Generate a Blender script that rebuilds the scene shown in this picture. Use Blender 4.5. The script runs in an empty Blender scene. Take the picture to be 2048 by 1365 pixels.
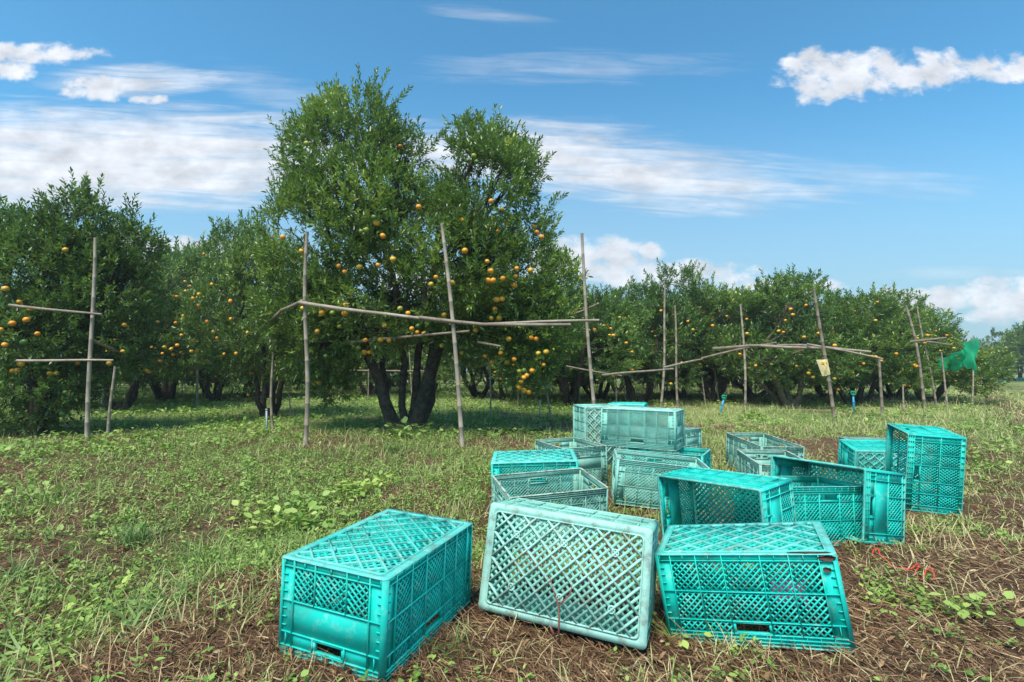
import bpy, math, random
import numpy as np
from mathutils import Matrix, Vector
R_ = math.radians
sc = bpy.context.scene
col = sc.collection

# ------------------------------------------------------------------ camera, sky, sun, exposure
F, PITCH, CAMH = 998.71, 0.0629, 0.932
cam = bpy.data.objects.new('camera', bpy.data.cameras.new('camera')); col.objects.link(cam)
cam.data.sensor_width = 36.0; cam.data.lens = 36.0 * F / 2048
cam.data.clip_start = 0.05; cam.data.clip_end = 3000
cam.location = (0, 0, CAMH); cam.rotation_euler = (math.pi / 2 + PITCH, 0, 0)
sc.camera = cam
sc.view_settings.view_transform = 'Standard'; sc.view_settings.look = 'None'
sc.view_settings.gamma = 1.0; sc.view_settings.exposure = 1.12
SUN_EL, SUN_AZ = 58.0, 205.0          # degrees; azimuth clockwise from +Y, so the sun stands behind the camera's left shoulder
world = bpy.data.worlds.new('World'); sc.world = world; world.use_nodes = True
nt = world.node_tree; nt.nodes.clear(); N = nt.nodes; LK = nt.links
sky = N.new('ShaderNodeTexSky'); sky.sky_type = 'NISHITA'; sky.sun_disc = False
sky.sun_elevation = R_(SUN_EL); sky.sun_rotation = R_(SUN_AZ); sky.air_density = 1.0; sky.dust_density = 0.6; sky.ozone_density = 2.0
def nd(typ, tree=nt, **kw):
    n = tree.nodes.new(typ)
    for k, v in kw.items(): setattr(n, k, v)
    return n
def MT(op, a, b=None, c=None, clamp=False, tree=nt):
    n = tree.nodes.new('ShaderNodeMath'); n.operation = op; n.use_clamp = clamp
    for i, v in enumerate((a, b, c)):
        if v is None: continue
        if isinstance(v, (int, float)): n.inputs[i].default_value = v
        else: tree.links.new(v, n.inputs[i])
    return n.outputs[0]
tc = nd('ShaderNodeTexCoord'); sx = nd('ShaderNodeSeparateXYZ'); LK.new(tc.outputs['Generated'], sx.inputs[0])
X, Y, Z = sx.outputs
YC = MT('MAXIMUM', Y, 0.12); AZ = MT('DIVIDE', X, YC); EL = MT('DIVIDE', Z, YC)   # a flat cloud chart hung in the north
def azel(px, py):
    d = (px - 1024) / F, math.cos(PITCH) - math.sin(PITCH) * (682.5 - py) / F, math.sin(PITCH) + math.cos(PITCH) * (682.5 - py) / F
    return d[0] / d[1], d[2] / d[1]
def noise(scale, det, vx, vy, vz=0.0, rough=0.55, dist=0.0):
    cb = nd('ShaderNodeCombineXYZ')
    for i, v in enumerate((vx, vy, vz)):
        if isinstance(v, (int, float)): cb.inputs[i].default_value = v
        else: LK.new(v, cb.inputs[i])
    n = nd('ShaderNodeTexNoise'); n.inputs['Scale'].default_value = scale; n.inputs['Detail'].default_value = det
    n.inputs['Roughness'].default_value = rough; n.inputs['Distortion'].default_value = dist
    LK.new(cb.outputs[0], n.inputs['Vector']); return n.outputs['Fac']
ncirr = noise(1.0, 4, MT('MULTIPLY', AZ, 1.6), MT('MULTIPLY', MT('ADD', EL, MT('MULTIPLY', AZ, -0.04)), 15.0), 0.3, 0.52, 0.7)
ncirr2 = noise(1.0, 4, MT('MULTIPLY', AZ, 4.5), MT('MULTIPLY', MT('ADD', EL, MT('MULTIPLY', AZ, 0.05)), 48.0), 4.0, 0.6, 0.9)
ncum = noise(1.0, 6, MT('MULTIPLY', AZ, 22.0), MT('MULTIPLY', EL, 30.0), 1.7, 0.58, 0.2)
def ell(px, py, rx, ry, slope=0.0):
    a, e = azel(px, py); a2, _ = azel(px + rx, py); _, e2 = azel(px, py - ry)
    ra, re = abs(a2 - a), abs(e2 - e)
    da = MT('SUBTRACT', AZ, a); de = MT('ADD', MT('SUBTRACT', EL, e), MT('MULTIPLY', da, slope))
    q = MT('ADD', MT('POWER', MT('ABSOLUTE', MT('DIVIDE', da, ra)), 2.0), MT('POWER', MT('ABSOLUTE', MT('DIVIDE', de, re)), 2.0))
    return MT('SUBTRACT', 1.0, q)      # 1 in the middle, 0 on the rim, negative outside
def union(lst):
    o = lst[0]
    for l in lst[1:]: o = MT('MAXIMUM', o, l)
    return o
def soft(v, lo, hi):
    n = nd('ShaderNodeMapRange'); n.interpolation_type = 'SMOOTHSTEP'; LK.new(v, n.inputs[0])
    n.inputs[1].default_value = lo; n.inputs[2].default_value = hi; return n.outputs[0]
cirr = union([MT('MULTIPLY', ell(150, 315, 760, 125, 0.0), 1.4), MT('MULTIPLY', ell(1130, 325, 620, 74, 0.10), 1.15), MT('MULTIPLY', ell(1000, 290, 420, 55, 0.0), 1.0), MT('MULTIPLY', ell(270, 165, 220, 36, 0), 0.9),
              MT('MULTIPLY', ell(330, 402, 330, 26, 0), .8), MT('MULTIPLY', ell(1420, 370, 330, 26, 0.03), .8), MT('MULTIPLY', ell(1450, 418, 240, 20, 0), .55)])
cf = soft(MT('ADD', MT('MULTIPLY', cirr, 0.62), MT('ADD', MT('MULTIPLY', ncirr, 1.0), MT('MULTIPLY', ncirr2, 1.15))), 1.05, 2.0)
faint = MT('MULTIPLY', soft(MT('ADD', MT('MULTIPLY', union([ell(1150, 135, 430, 45, -0.03), ell(1960, 548, 260, 22, 0), ell(980, 30, 160, 22, .1), ell(560, 190, 230, 60, .3), ell(1750, 360, 330, 40, .1)]), .5), ncirr2), 0.62, 1.25), 0.33)
cum1 = union([ell(1630, 140, 85, 48), ell(1650, 172, 75, 40, -.1), ell(1725, 145, 100, 56, -.1), ell(1800, 148, 95, 44), ell(1870, 132, 62, 40), ell(1930, 140, 100, 26), ell(2020, 135, 90, 32), ell(1580, 125, 30, 14),
              ell(60, 108, 150, 26), ell(20, 140, 60, 24), ell(195, 178, 75, 26), ell(300, 198, 45, 12)])
cum2 = union([ell(1170, 520, 150, 46), ell(1220, 505, 70, 30), ell(1305, 503, 36, 18), ell(1330, 552, 200, 30), ell(1985, 588, 85, 36), ell(2080, 600, 110, 44), ell(2015, 630, 90, 22), ell(1850, 600, 120, 26), ell(1560, 575, 130, 18),
              ell(900, 560, 200, 40), ell(330, 500, 260, 30)])
nb = MT('MULTIPLY', MT('SUBTRACT', ncum, 0.5), 3.4)
c1 = soft(MT('ADD', cum1, nb), -0.15, 0.95)
c2 = MT('MULTIPLY', soft(MT('ADD', cum2, nb), -0.3, 0.9), 0.92)
cover = MT('MAXIMUM', MT('MAXIMUM', cf, faint), MT('MAXIMUM', c1, c2), clamp=True)
cover = MT('MULTIPLY', MT('MINIMUM', cover, 1.0), 0.94)
# cloud brightness: bright tops, greyer undersides through the same noise
shade = MT('ADD', MT('MULTIPLY', noise(1.0, 5, MT('MULTIPLY', AZ, 14.0), MT('MULTIPLY', MT('ADD', EL, -0.012), 24.0), 1.7), 4.0), 1.85)
ccol = nd('ShaderNodeCombineColor'); 
for i, k in enumerate((0.97, 1.0, 1.06)): LK.new(MT('MULTIPLY', shade, k), ccol.inputs[i])
tint = nd('ShaderNodeMix', data_type='RGBA', blend_type='MULTIPLY'); tint.inputs[0].default_value = 1.0
LK.new(sky.outputs[0], tint.inputs[6]); tint.inputs[7].default_value = (0.43, .90, .96, 1)
hz = nd('ShaderNodeMix', data_type='RGBA'); LK.new(MT('MULTIPLY', MT('SUBTRACT', 1.0, soft(EL, 0.0, 0.62)), 0.92), hz.inputs[0]); LK.new(tint.outputs[2], hz.inputs[6]); hz.inputs[7].default_value = (1.85, 2.55, 3.0, 1)
mx = nd('ShaderNodeMix', data_type='RGBA'); LK.new(cover, mx.inputs[0]); LK.new(hz.outputs[2], mx.inputs[6]); LK.new(ccol.outputs[0], mx.inputs[7])
bg = nd('ShaderNodeBackground'); LK.new(mx.outputs[2], bg.inputs[0]); bg.inputs[1].default_value = 0.107
wo = nd('ShaderNodeOutputWorld'); LK.new(bg.outputs[0], wo.inputs[0])
sl = bpy.data.lights.new('sun', 'SUN'); sl.energy = 2.7; sl.angle = R_(20.0); sl.color = (1.0, 0.955, 0.88)
sun = bpy.data.objects.new('sun', sl); col.objects.link(sun)
sun.rotation_euler = (R_(90 - SUN_EL), 0, -R_(SUN_AZ) + math.pi)
sun.location = (0, 0, 30)

# ------------------------------------------------------------------ helpers
def smat(name, build):
    m = bpy.data.materials.new(name); m.use_nodes = True; t = m.node_tree; t.nodes.clear()
    out = t.nodes.new('ShaderNodeOutputMaterial'); build(t, out); return m
def tnoise(t, scale, det=4, coord='Object', vec=None, rough=.55):
    n = t.nodes.new('ShaderNodeTexNoise'); n.inputs['Scale'].default_value = scale; n.inputs['Detail'].default_value = det; n.inputs['Roughness'].default_value = rough
    if vec is None: vec = t.nodes.new('ShaderNodeTexCoord').outputs[coord]
    t.links.new(vec, n.inputs['Vector']); return n.outputs['Fac']
def ramp(t, fac, stops, interp='LINEAR'):
    r = t.nodes.new('ShaderNodeValToRGB'); r.color_ramp.interpolation = interp; e = r.color_ramp.elements
    while len(e) < len(stops): e.new(0.5)
    for i, (p, c) in enumerate(stops): e[i].position = p; e[i].color = (*c, 1) if len(c) == 3 else c
    t.links.new(fac, r.inputs[0]); return r.outputs[0]
def mixc(t, fac, a, b, mode='MIX'):
    m = t.nodes.new('ShaderNodeMix'); m.data_type = 'RGBA'; m.blend_type = mode
    for i, v in ((0, fac), (6, a), (7, b)):
        if isinstance(v, (int, float)): m.inputs[i].default_value = v
        elif isinstance(v, tuple): m.inputs[i].default_value = (*v, 1)
        else: t.links.new(v, m.inputs[i])
    return m.outputs[2]
def step(t, v, lo, hi):
    n = t.nodes.new('ShaderNodeMapRange'); n.interpolation_type = 'SMOOTHSTEP'; t.links.new(v, n.inputs[0])
    n.inputs[1].default_value = lo; n.inputs[2].default_value = hi; return n.outputs[0]
def principled(t, out, colr, rough=.6, spec=.4, bump=None, bs=.3, bd=.01):
    p = t.nodes.new('ShaderNodeBsdfPrincipled')
    if isinstance(colr, tuple): p.inputs['Base Color'].default_value = (*colr, 1)
    else: t.links.new(colr, p.inputs['Base Color'])
    if isinstance(rough, (int, float)): p.inputs['Roughness'].default_value = rough
    else: t.links.new(rough, p.inputs['Roughness'])
    p.inputs['Specular IOR Level'].default_value = spec
    if bump is not None:
        b = t.nodes.new('ShaderNodeBump'); b.inputs['Strength'].default_value = bs; b.inputs['Distance'].default_value = bd
        t.links.new(bump, b.inputs['Height']); t.links.new(b.outputs[0], p.inputs['Normal'])
    if out is not None: t.links.new(p.outputs[0], out.inputs[0])
    return p
def attr(t, name='rnd'):
    a = t.nodes.new('ShaderNodeAttribute'); a.attribute_name = name; return a.outputs['Fac']
def leafy(stops, trans=.3, rough=.42, spec=.45, tcol=(.35, .55, .06)):
    def b(t, out):
        oi = t.nodes.new('ShaderNodeObjectInfo')
        a = attr(t); c = ramp(t, a, stops)
        v = mixc(t, 1.0, c, ramp(t, oi.outputs['Random'], [(0, (.86, .92, .95)), (1, (1.22, 1.12, .95))]), 'MULTIPLY')
        p = principled(t, None, v, rough, spec)
        tr = t.nodes.new('ShaderNodeBsdfTranslucent'); t.links.new(mixc(t, .5, v, tcol, 'MIX'), tr.inputs[0])
        m = t.nodes.new('ShaderNodeMixShader'); m.inputs[0].default_value = trans
        t.links.new(p.outputs[0], m.inputs[1]); t.links.new(tr.outputs[0], m.inputs[2]); t.links.new(m.outputs[0], out.inputs[0])
    return b
M = {}
M['leaf'] = smat('citrus_leaf', leafy([(0, (.050, .098, .024)), (.35, (.100, .180, .038)), (.65, (.21, .305, .060)), (.9, (.35, .44, .09)), (1, (.56, .50, .10))], .30, .34, .6, (.26, .42, .05)))
M['weed'] = smat('weed_leaf', leafy([(0, (.08, .16, .03)), (.4, (.20, .32, .06)), (.75, (.36, .47, .12)), (1, (.56, .54, .20))], .25, .55, .3, tcol=(.25, .40, .05)))
M['grass'] = smat('grass_blade', leafy([(0, (.08, .16, .04)), (.4, (.19, .29, .08)), (.7, (.38, .41, .17)), (1, (.58, .50, .28))], .25, .55, .3, tcol=(.25, .38, .06)))
M['straw'] = smat('dry_straw', leafy([(0, (.060, .030, .016)), (.4, (.155, .080, .042)), (.75, (.34, .21, .115)), (1, (.62, .47, .29))], .05, .8, .15, tcol=(.3, .2, .08)))
def plastic(c, c2, worn, dirt):
    def b(t, out):
        oi = t.nodes.new('ShaderNodeObjectInfo'); tcn = t.nodes.new('ShaderNodeTexCoord')
        vm = t.nodes.new('ShaderNodeVectorMath'); vm.operation = 'ADD'; t.links.new(tcn.outputs['Object'], vm.inputs[0]); t.links.new(oi.outputs['Location'], vm.inputs[1])
        v = vm.outputs[0]
        a = mixc(t, step(t, tnoise(t, 3.5, 3, vec=v), .35, .7), c, c2)
        a = mixc(t, MT('MULTIPLY', step(t, tnoise(t, 30, 6, vec=v, rough=.7), .5, .75), worn, tree=t), a, (.45, .60, .53))
        a = mixc(t, MT('MULTIPLY', step(t, tnoise(t, 9, 6, vec=v, rough=.72), .53, .74), dirt, tree=t), a, (.16, .105, .07))
        sep = t.nodes.new('ShaderNodeSeparateXYZ'); t.links.new(tcn.outputs['Object'], sep.inputs[0])
        mud = MT('MULTIPLY', MT('ADD', step(t, sep.outputs[2], .25, .31), MT('SUBTRACT', .6, step(t, sep.outputs[2], .0, .10), clamp=True, tree=t), tree=t), step(t, tnoise(t, 22, 6, vec=v, rough=.75), .47, .66), tree=t)
        a = mixc(t, MT('MULTIPLY', mud, dirt * 1.6, clamp=True, tree=t), a, (.13, .085, .055))
        a = mixc(t, 1.0, a, ramp(t, oi.outputs['Random'], [(0, (.90, .93, .93)), (1, (1.08, 1.05, 1.05))]), 'MULTIPLY')
        principled(t, out, a, MT('ADD', .48, MT('MULTIPLY', tnoise(t, 14, 3, vec=v), .3, tree=t), tree=t), .28, tnoise(t, 160, 3, vec=v), .15, .002)
    return b
M['teal'] = smat('teal_plastic', plastic((.003, .50, .41), (.005, .44, .355), .34, .30))
M['teal_worn'] = smat('teal_plastic_scuffed', plastic((.13, .54, .46), (.04, .48, .40), .8, .45))
M['pale'] = smat('faded_aqua_plastic', plastic((.22, .50, .40), (.17, .44, .35), .6, .38))
M['pale_worn'] = smat('faded_aqua_plastic_scuffed', plastic((.31, .58, .48), (.27, .50, .42), .7, .55))
M['grey'] = smat('faded_grey_green_plastic', plastic((.22, .45, .35), (.17, .38, .30), .6, .45))
M['grey_worn'] = smat('faded_grey_green_plastic_scuffed', plastic((.36, .50, .40), (.30, .42, .32), .8, .65))
def barkm(c1, c2):
    def b(t, out):
        n = tnoise(t, 14, 6); principled(t, out, mixc(t, step(t, n, .35, .65), c1, c2), .9, .2, tnoise(t, 40, 5), .8, .03)
    return b
M['bark'] = smat('dark_bark', barkm((.030, .024, .018), (.075, .058, .040)))
M['bark_light'] = smat('brown_bark', barkm((.12, .085, .055), (.22, .17, .11)))
M['bark_green'] = smat('lichen_bark', barkm((.09, .11, .04), (.19, .20, .11)))
def bambm(t, out):
    oi = t.nodes.new('ShaderNodeObjectInfo')
    n = tnoise(t, 6, 5); c = mixc(t, step(t, n, .3, .7), (.36, .29, .225), (.24, .18, .13))
    c = mixc(t, 1.0, c, ramp(t, oi.outputs['Random'], [(0, (.75, .72, .70)), (1, (1.2, 1.2, 1.2))]), 'MULTIPLY')
    c = mixc(t, step(t, attr(t, 'rnd'), .4, .9), c, (.09, .06, .04))
    principled(t, out, c, .75, .3, tnoise(t, 60, 4), .4, .004)
M['bamboo'] = smat('weathered_bamboo', bambm)
def orm(cols, name):
    def b(t, out):
        oi = t.nodes.new('ShaderNodeObjectInfo')
        c = ramp(t, oi.outputs['Random'], [(0, cols[0]), (.6, cols[1]), (1, cols[2])])
        geo = t.nodes.new('ShaderNodeTexCoord')
        c = mixc(t, step(t, tnoise(t, 14, 3), .5, .8), c, cols[3])
        principled(t, out, c, .42, .5, tnoise(t, 260, 2), .25, .002)
    return smat(name, b)
M['orange'] = orm([(.80, .26, .015), (.78, .34, .02), (.62, .40, .03), (.70, .38, .04)], 'orange_peel')
M['green_orange'] = orm([(.05, .12, .03), (.12, .20, .03), (.36, .34, .03), (.10, .18, .04)], 'unripe_peel')
def simple(name, c, rough=.6, spec=.4): M[name] = smat(name, lambda t, o: principled(t, o, mixc(t, step(t, tnoise(t, 12, 4), .35, .7), c, tuple(x * .75 for x in c)), rough, spec))
simple('dried_mud', (.10, .055, .04), .95, .1); simple('calyx', (.05, .10, .02)); simple('blue_pipe', (.03, .30, .52), .4); simple('green_cap', (.01, .33, .17), .4); simple('pale_pipe', (.34, .45, .42), .5)
simple('twine', (.30, .25, .18), .9); simple('red_strap', (.75, .07, .03), .5); simple('pink', (.78, .22, .50), .6); simple('white_stone', (.55, .52, .50), .8); simple('red_stem', (.30, .11, .08), .7)
simple('bag_paper', (.70, .54, .27), .6); simple('yellow_mark', (.72, .42, .02), .6); simple('dead_wood', (.33, .28, .25), .9)

def tagit(o, label=None, cat=None, group=None, kind=None):
    if label: o['label'] = label
    if cat: o['category'] = cat
    if group: o['group'] = group
    if kind: o['kind'] = kind
    return o
def empty(name, loc=(0, 0, 0)):
    o = bpy.data.objects.new(name, None); o.empty_display_size = .1; o.location = loc; col.objects.link(o); return o
def mk(name, V, faces, mats, parent=None, rnd=None, smooth=False, fmat=None, loc=None):
    """V (n,3); faces = (m,k) array or list of such arrays"""
    V = np.asarray(V, np.float32)
    if not isinstance(faces, list): faces = [faces]
    faces = [np.asarray(f, np.int32) for f in faces if len(f)]
    me = bpy.data.meshes.new(name); me.vertices.add(len(V)); me.vertices.foreach_set('co', V.ravel())
    tot = np.concatenate([np.full(len(f), f.shape[1], np.int32) for f in faces])
    lv = np.concatenate([f.ravel() for f in faces])
    me.loops.add(len(lv)); me.loops.foreach_set('vertex_index', lv)
    me.polygons.add(len(tot)); st = np.concatenate([[0], np.cumsum(tot)[:-1]]).astype(np.int32)
    me.polygons.foreach_set('loop_start', st)
    try: me.polygons.foreach_set('loop_total', tot)
    except Exception: pass
    if smooth: me.polygons.foreach_set('use_smooth', np.ones(len(tot), bool))
    if fmat is not None: me.polygons.foreach_set('material_index', np.asarray(fmat, np.int32))
    if rnd is not None:
        a = me.attributes.new('rnd', 'FLOAT', 'POINT'); a.data.foreach_set('value', np.asarray(rnd, np.float32))
    for m in (mats if isinstance(mats, (list, tuple)) else [mats]): me.materials.append(m)
    me.update(calc_edges=True)
    o = bpy.data.objects.new(name, me); col.objects.link(o)
    if parent: o.parent = parent
    if loc is not None: o.location = loc
    return o
class MB:
    def __init__(s): s.v = []; s.f = {}; s.n = 0; s.r = []
    def add(s, V, F_, r=0.0):
        V = np.asarray(V, float); s.v.append(V)
        for f in F_: s.f.setdefault(len(f), []).append([i + s.n for i in f])
        s.n += len(V); s.r += [r] * len(V) if np.isscalar(r) else list(r)
    BF = [(0, 3, 2, 1), (4, 5, 6, 7), (0, 1, 5, 4), (1, 2, 6, 5), (2, 3, 7, 6), (3, 0, 4, 7)]
    def box(s, x0, x1, y0, y1, z0, z1):
        s.add([(x0, y0, z0), (x1, y0, z0), (x1, y1, z0), (x0, y1, z0), (x0, y0, z1), (x1, y0, z1), (x1, y1, z1), (x0, y1, z1)], s.BF)
    def bar(s, a, b, n, w, t0, t1):
        """bar from a to b, width w across, thick from t0 to t1 along the normal n"""
        a, b, n = np.array(a, float), np.array(b, float), np.array(n, float)
        d = b - a; l = np.linalg.norm(d)
        if l < 1e-4: return
        c = np.cross(n, d / l) * w / 2
        s.add([a - c + n * t0, b - c + n * t0, b + c + n * t0, a + c + n * t0, a - c + n * t1, b - c + n * t1, b + c + n * t1, a + c + n * t1], s.BF)
    def tube(s, pts, rad, sides=8, knots=False, rr=0.0, cap=True):
        pts = np.array(pts, float); n = len(pts); V = []; r = []
        for i in range(n):
            d = pts[min(i + 1, n - 1)] - pts[max(i - 1, 0)]; d /= (np.linalg.norm(d) + 1e-9)
            u = np.cross(d, (0, 1, 0) if abs(d[1]) < .8 else (1, 0, 0)); u /= np.linalg.norm(u); w = np.cross(d, u)
            R = rad[i] if hasattr(rad, '__len__') else rad
            for k in range(sides):
                a = 2 * math.pi * k / sides; V.append(pts[i] + (u * math.cos(a) + w * math.sin(a)) * R)
            r += [rr[i] if hasattr(rr, '__len__') else rr] * sides
        Fs = [(i * sides + k, i * sides + (k + 1) % sides, (i + 1) * sides + (k + 1) % sides, (i + 1) * sides + k) for i in range(n - 1) for k in range(sides)]
        if cap: Fs += [tuple(range(sides))[::-1], tuple((n - 1) * sides + k for k in range(sides))]
        s.add(V, Fs, r)
    def build(s, name, mats, parent=None, smooth=False, rnd=False, loc=None):
        return mk(name, np.concatenate(s.v), [np.array(f) for f in s.f.values()], mats, parent, s.r if rnd else None, smooth, loc=loc)
def copy_tree(o, parent=None):
    c = o.copy(); col.objects.link(c)
    if parent is not None: c.parent = parent
    for ch in [k for k in KIDS.get(o, [])]: copy_tree(ch, c)
    return c
KIDS = {}
def index_kids(o):
    ch = list(o.children); KIDS[o] = ch
    for c in ch: index_kids(c)

rs = np.random.RandomState(7)
_P = rs.rand(256, 256)
def vn(x, y, s=1.0, seed=0):
    x = np.asarray(x, float) * s + seed * 17.3 + 100; y = np.asarray(y, float) * s + seed * 31.7 + 100
    xi = np.floor(x).astype(int); yi = np.floor(y).astype(int); fx = x - xi; fy = y - yi; fx = fx * fx * (3 - 2 * fx); fy = fy * fy * (3 - 2 * fy)
    g = lambda a, b: _P[a % 256, b % 256]
    return (g(xi, yi) * (1 - fx) + g(xi + 1, yi) * fx) * (1 - fy) + (g(xi, yi + 1) * (1 - fx) + g(xi + 1, yi + 1) * fx) * fy
def fbm(x, y, s=1.0, seed=0, o=4):
    t = 0; a = .5
    for i in range(o): t = t + vn(x, y, s * 2 ** i, seed + i) * a; a *= .5
    return t / (1 - .5 ** o)
def ray(px, py):
    a, b = (px - 1024) / F, (682.5 - py) / F; c, s = math.cos(PITCH), math.sin(PITCH)
    return np.array([a, c - s * b, s + c * b])
def at(px, py, y):                      # the point seen at a pixel of the photograph at depth y
    d = ray(px, py); return np.array([0, 0, CAMH]) + d * (y / d[1])
def gp(px, py, z=0.0):                  # the ground point seen at a pixel
    d = ray(px, py); return np.array([0, 0, CAMH]) + d * ((z - CAMH) / d[2])

# ------------------------------------------------------------------ crates: poses solved from the photograph
ZS = 0.09
POSE = {
 'C1': ([-0.437, 1.7966, 0.4459], [0.3634, 0.9311, -0.0321, 0.9315, -0.3627, 0.0257, 0.0123, -0.0392, -0.9992], [0.953, 1.054, 1.001]),
 'C2': ([0.1798, 1.8421, 0.2901], [0.9335, -0.115, 0.3398, -0.3535, -0.1348, 0.9257, -0.0606, -0.9842, -0.1665], [1.02, 1.02, 0.962]),
 'C3': ([0.86, 1.929, 0.393], [0.8959, -0.4225, 0.1371, -0.4178, -0.9063, -0.063, 0.1508, -0.0009, -0.9886], [0.963, 1.047, 0.992]),
 'C4': ([0.211, 3.0392, 0.0568], [0.9546, -0.2972, 0.0184, 0.297, 0.946, -0.1298, 0.0212, 0.1294, 0.9914], [1, 1, 1]),
 'C5': ([0.1576, 3.6433, 0.4325], [0.999, -0.0261, 0.0353, -0.0286, -0.9971, 0.0707, 0.0334, -0.0716, -0.9969], [1, 1, 1]),
 'C6': ([0.4778, 4.156, 0.1448], [0.3118, 0.9499, -0.0238, -0.9501, 0.312, 0.0075, 0.0145, 0.0203, 0.9997], [1, 1, 1]),
 'C7': ([1.1028, 4.2476, 0.7164], [0.8687, -0.4953, -0.0075, -0.4953, -0.8687, 0.0004, -0.0067, 0.0034, -1.0], [1.032, 0.951, 1.025]),
 'C12': ([0.9953, 3.5179, 0.1305], [0.9869, 0.1366, 0.0853, -0.1334, 0.9902, -0.042, -0.0902, 0.0301, 0.9955], [1, 1, 1]),
 'C13': ([1.2461, 2.7875, 0.2656], [0.5755, -0.0689, -0.8149, -0.8164, 0.0114, -0.5774, 0.0491, 0.9976, -0.0497], [1, 1, 1]),
 'C14': ([1.9793, 2.9713, 0.2515], [0.3278, 0.1371, -0.9347, -0.944, 0.0865, -0.3184, 0.0372, 0.9868, 0.1578], [1, 1, 1]),
 'C15': ([1.6087, 2.8237, 0.145], [0.9722, -0.2319, 0.0327, 0.2297, 0.9714, 0.0602, -0.0457, -0.051, 0.9977], [1, 1, 1]),
 'C16': ([3.0763, 3.5567, 0.3349], [0.0175, 0.3225, -0.9464, -0.1095, 0.9415, 0.3188, 0.9938, 0.0981, 0.0518], [0.901, 1.003, 1.084]),
 'C17': ([3.4563, 4.6386, 0.0807], [0.9885, 0.0302, 0.1482, -0.1512, 0.1971, 0.9687, -0.0, -0.9799, 0.1994], [1, 1, 1]),
 'C18': ([2.2154, 4.4899, 0.1237], [0.0625, 0.9977, 0.0265, -0.9951, 0.0643, -0.075, -0.0765, -0.0217, 0.9968], [1, 1, 1]),
 'C19': ([1.9652, 3.8005, 0.0823], [-0.1728, 0.9849, -0.0072, -0.9845, -0.1729, -0.0303, -0.0311, 0.0019, 0.9995], [1, 1, 1]),
}
def frame(x, z):
    x = np.array(x, float); z = np.array(z, float); z /= np.linalg.norm(z); x -= z * (x @ z); x /= np.linalg.norm(x); y = np.cross(z, x)
    return [x[0], y[0], z[0], x[1], y[1], z[1], x[2], y[2], z[2]]
POSE['C9'] = ([1.267, 4.10, ZS], frame((.86, -.5, 0), (0, 0, 1)), [1, 1, 1])
POSE['C8'] = ([.87, 4.82, .30 + ZS], frame((0, 0, 1), (-.25, .97, 0)), [1, 1, 1])
POSE['C11'] = ([1.16, 5.12, .31 + ZS], frame((0, .03, 1), (.35, .93, 0)), [1, 1, 1])
POSE['C10'] = ([1.78, 5.72, ZS], frame((.66, -.75, 0), (0, 0.03, 1)), [1, 1, 1])
POSE['C20'] = ([4.20, 5.86, -.146 + ZS], frame((.97, -.25, 0), (0, 0, 1)), [1, 1, 1])
CL, CW, CH = .60, .378, .2986
def low_points():
    pts = []
    for n, (t, r, s) in POSE.items():
        if n == 'C7': continue
        Rm = np.array(r).reshape(3, 3); A = []
        for a in (-1, 1):
            for b in (-1, 1):
                for c in (0, 1): A.append(Rm @ (np.array([a * CL / 2, b * CW / 2, c * CH]) * s) + np.array(t))
        A = np.array(A); A[:, 2] -= ZS; A = A[np.argsort(A[:, 2])][:4]; pts.append(A)
    return np.concatenate(pts)
LOW = low_points()
def ground(x, y):
    x = np.asarray(x, float); y = np.asarray(y, float); sh = x.shape; xf, yf = x.ravel(), y.ravel()
    wsum = np.full(xf.shape, .12); acc = np.zeros(xf.shape)
    for p in LOW:
        w = np.exp(-((xf - p[0]) ** 2 + (yf - p[1]) ** 2) / (2 * .30 ** 2)); wsum += w; acc += w * p[2]
    near = np.clip(1.6 - np.hypot(xf, yf - 1.5) / 8, 0, 1)
    g = acc / wsum + (fbm(xf, yf, .9, 3) - .5) * .07 * near + (fbm(xf, yf, 5, 9, 3) - .5) * .03 * near
    # far right: the track climbs a little towards the far trees
    far = np.clip((yf - 22) / 30, 0, 1) * np.clip((xf - .82 * yf + 6) / 8, 0, 1)
    g = g + far * .25
    return g.reshape(sh)

# crate meshes
CX = [-.243, -.153, -.063, .063, .153, .243]            # column bounds of the long side
EX = [-.134, -.056, .056, .134]                          # column bounds of the short side
RZ = [.022, .126, .222, .262]                            # row bounds, base to rim
def clipseg(c, sgn, u0, u1, v0, v1):
    """line v = sgn*u + c clipped to a rectangle"""
    pts = []
    for u in (u0, u1):
        v = sgn * u + c
        if v0 - 1e-9 <= v <= v1 + 1e-9: pts.append((u, v))
    for v in (v0, v1):
        u = (v - c) / sgn
        if u0 < u < u1: pts.append((u, v))
    if len(pts) < 2: return None
    a = min(pts); b = max(pts)
    return (a, b) if math.hypot(b[0] - a[0], b[1] - a[1]) > .004 else None
def lattice(mb, P, n, u0, u1, v0, v1, pitch, w, t0, t1):
    for sgn, off in ((1, 0), (-1, .0009)):
        lo = min(v0 - sgn * u0, v0 - sgn * u1); hi = max(v1 - sgn * u0, v1 - sgn * u1); c = math.ceil(lo / pitch) * pitch
        while c < hi:
            s = clipseg(c, sgn, u0, u1, v0, v1)
            if s: mb.bar(P(*s[0]), P(*s[1]), n, w, t0 + off, t1 + off)
            c += pitch
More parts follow.
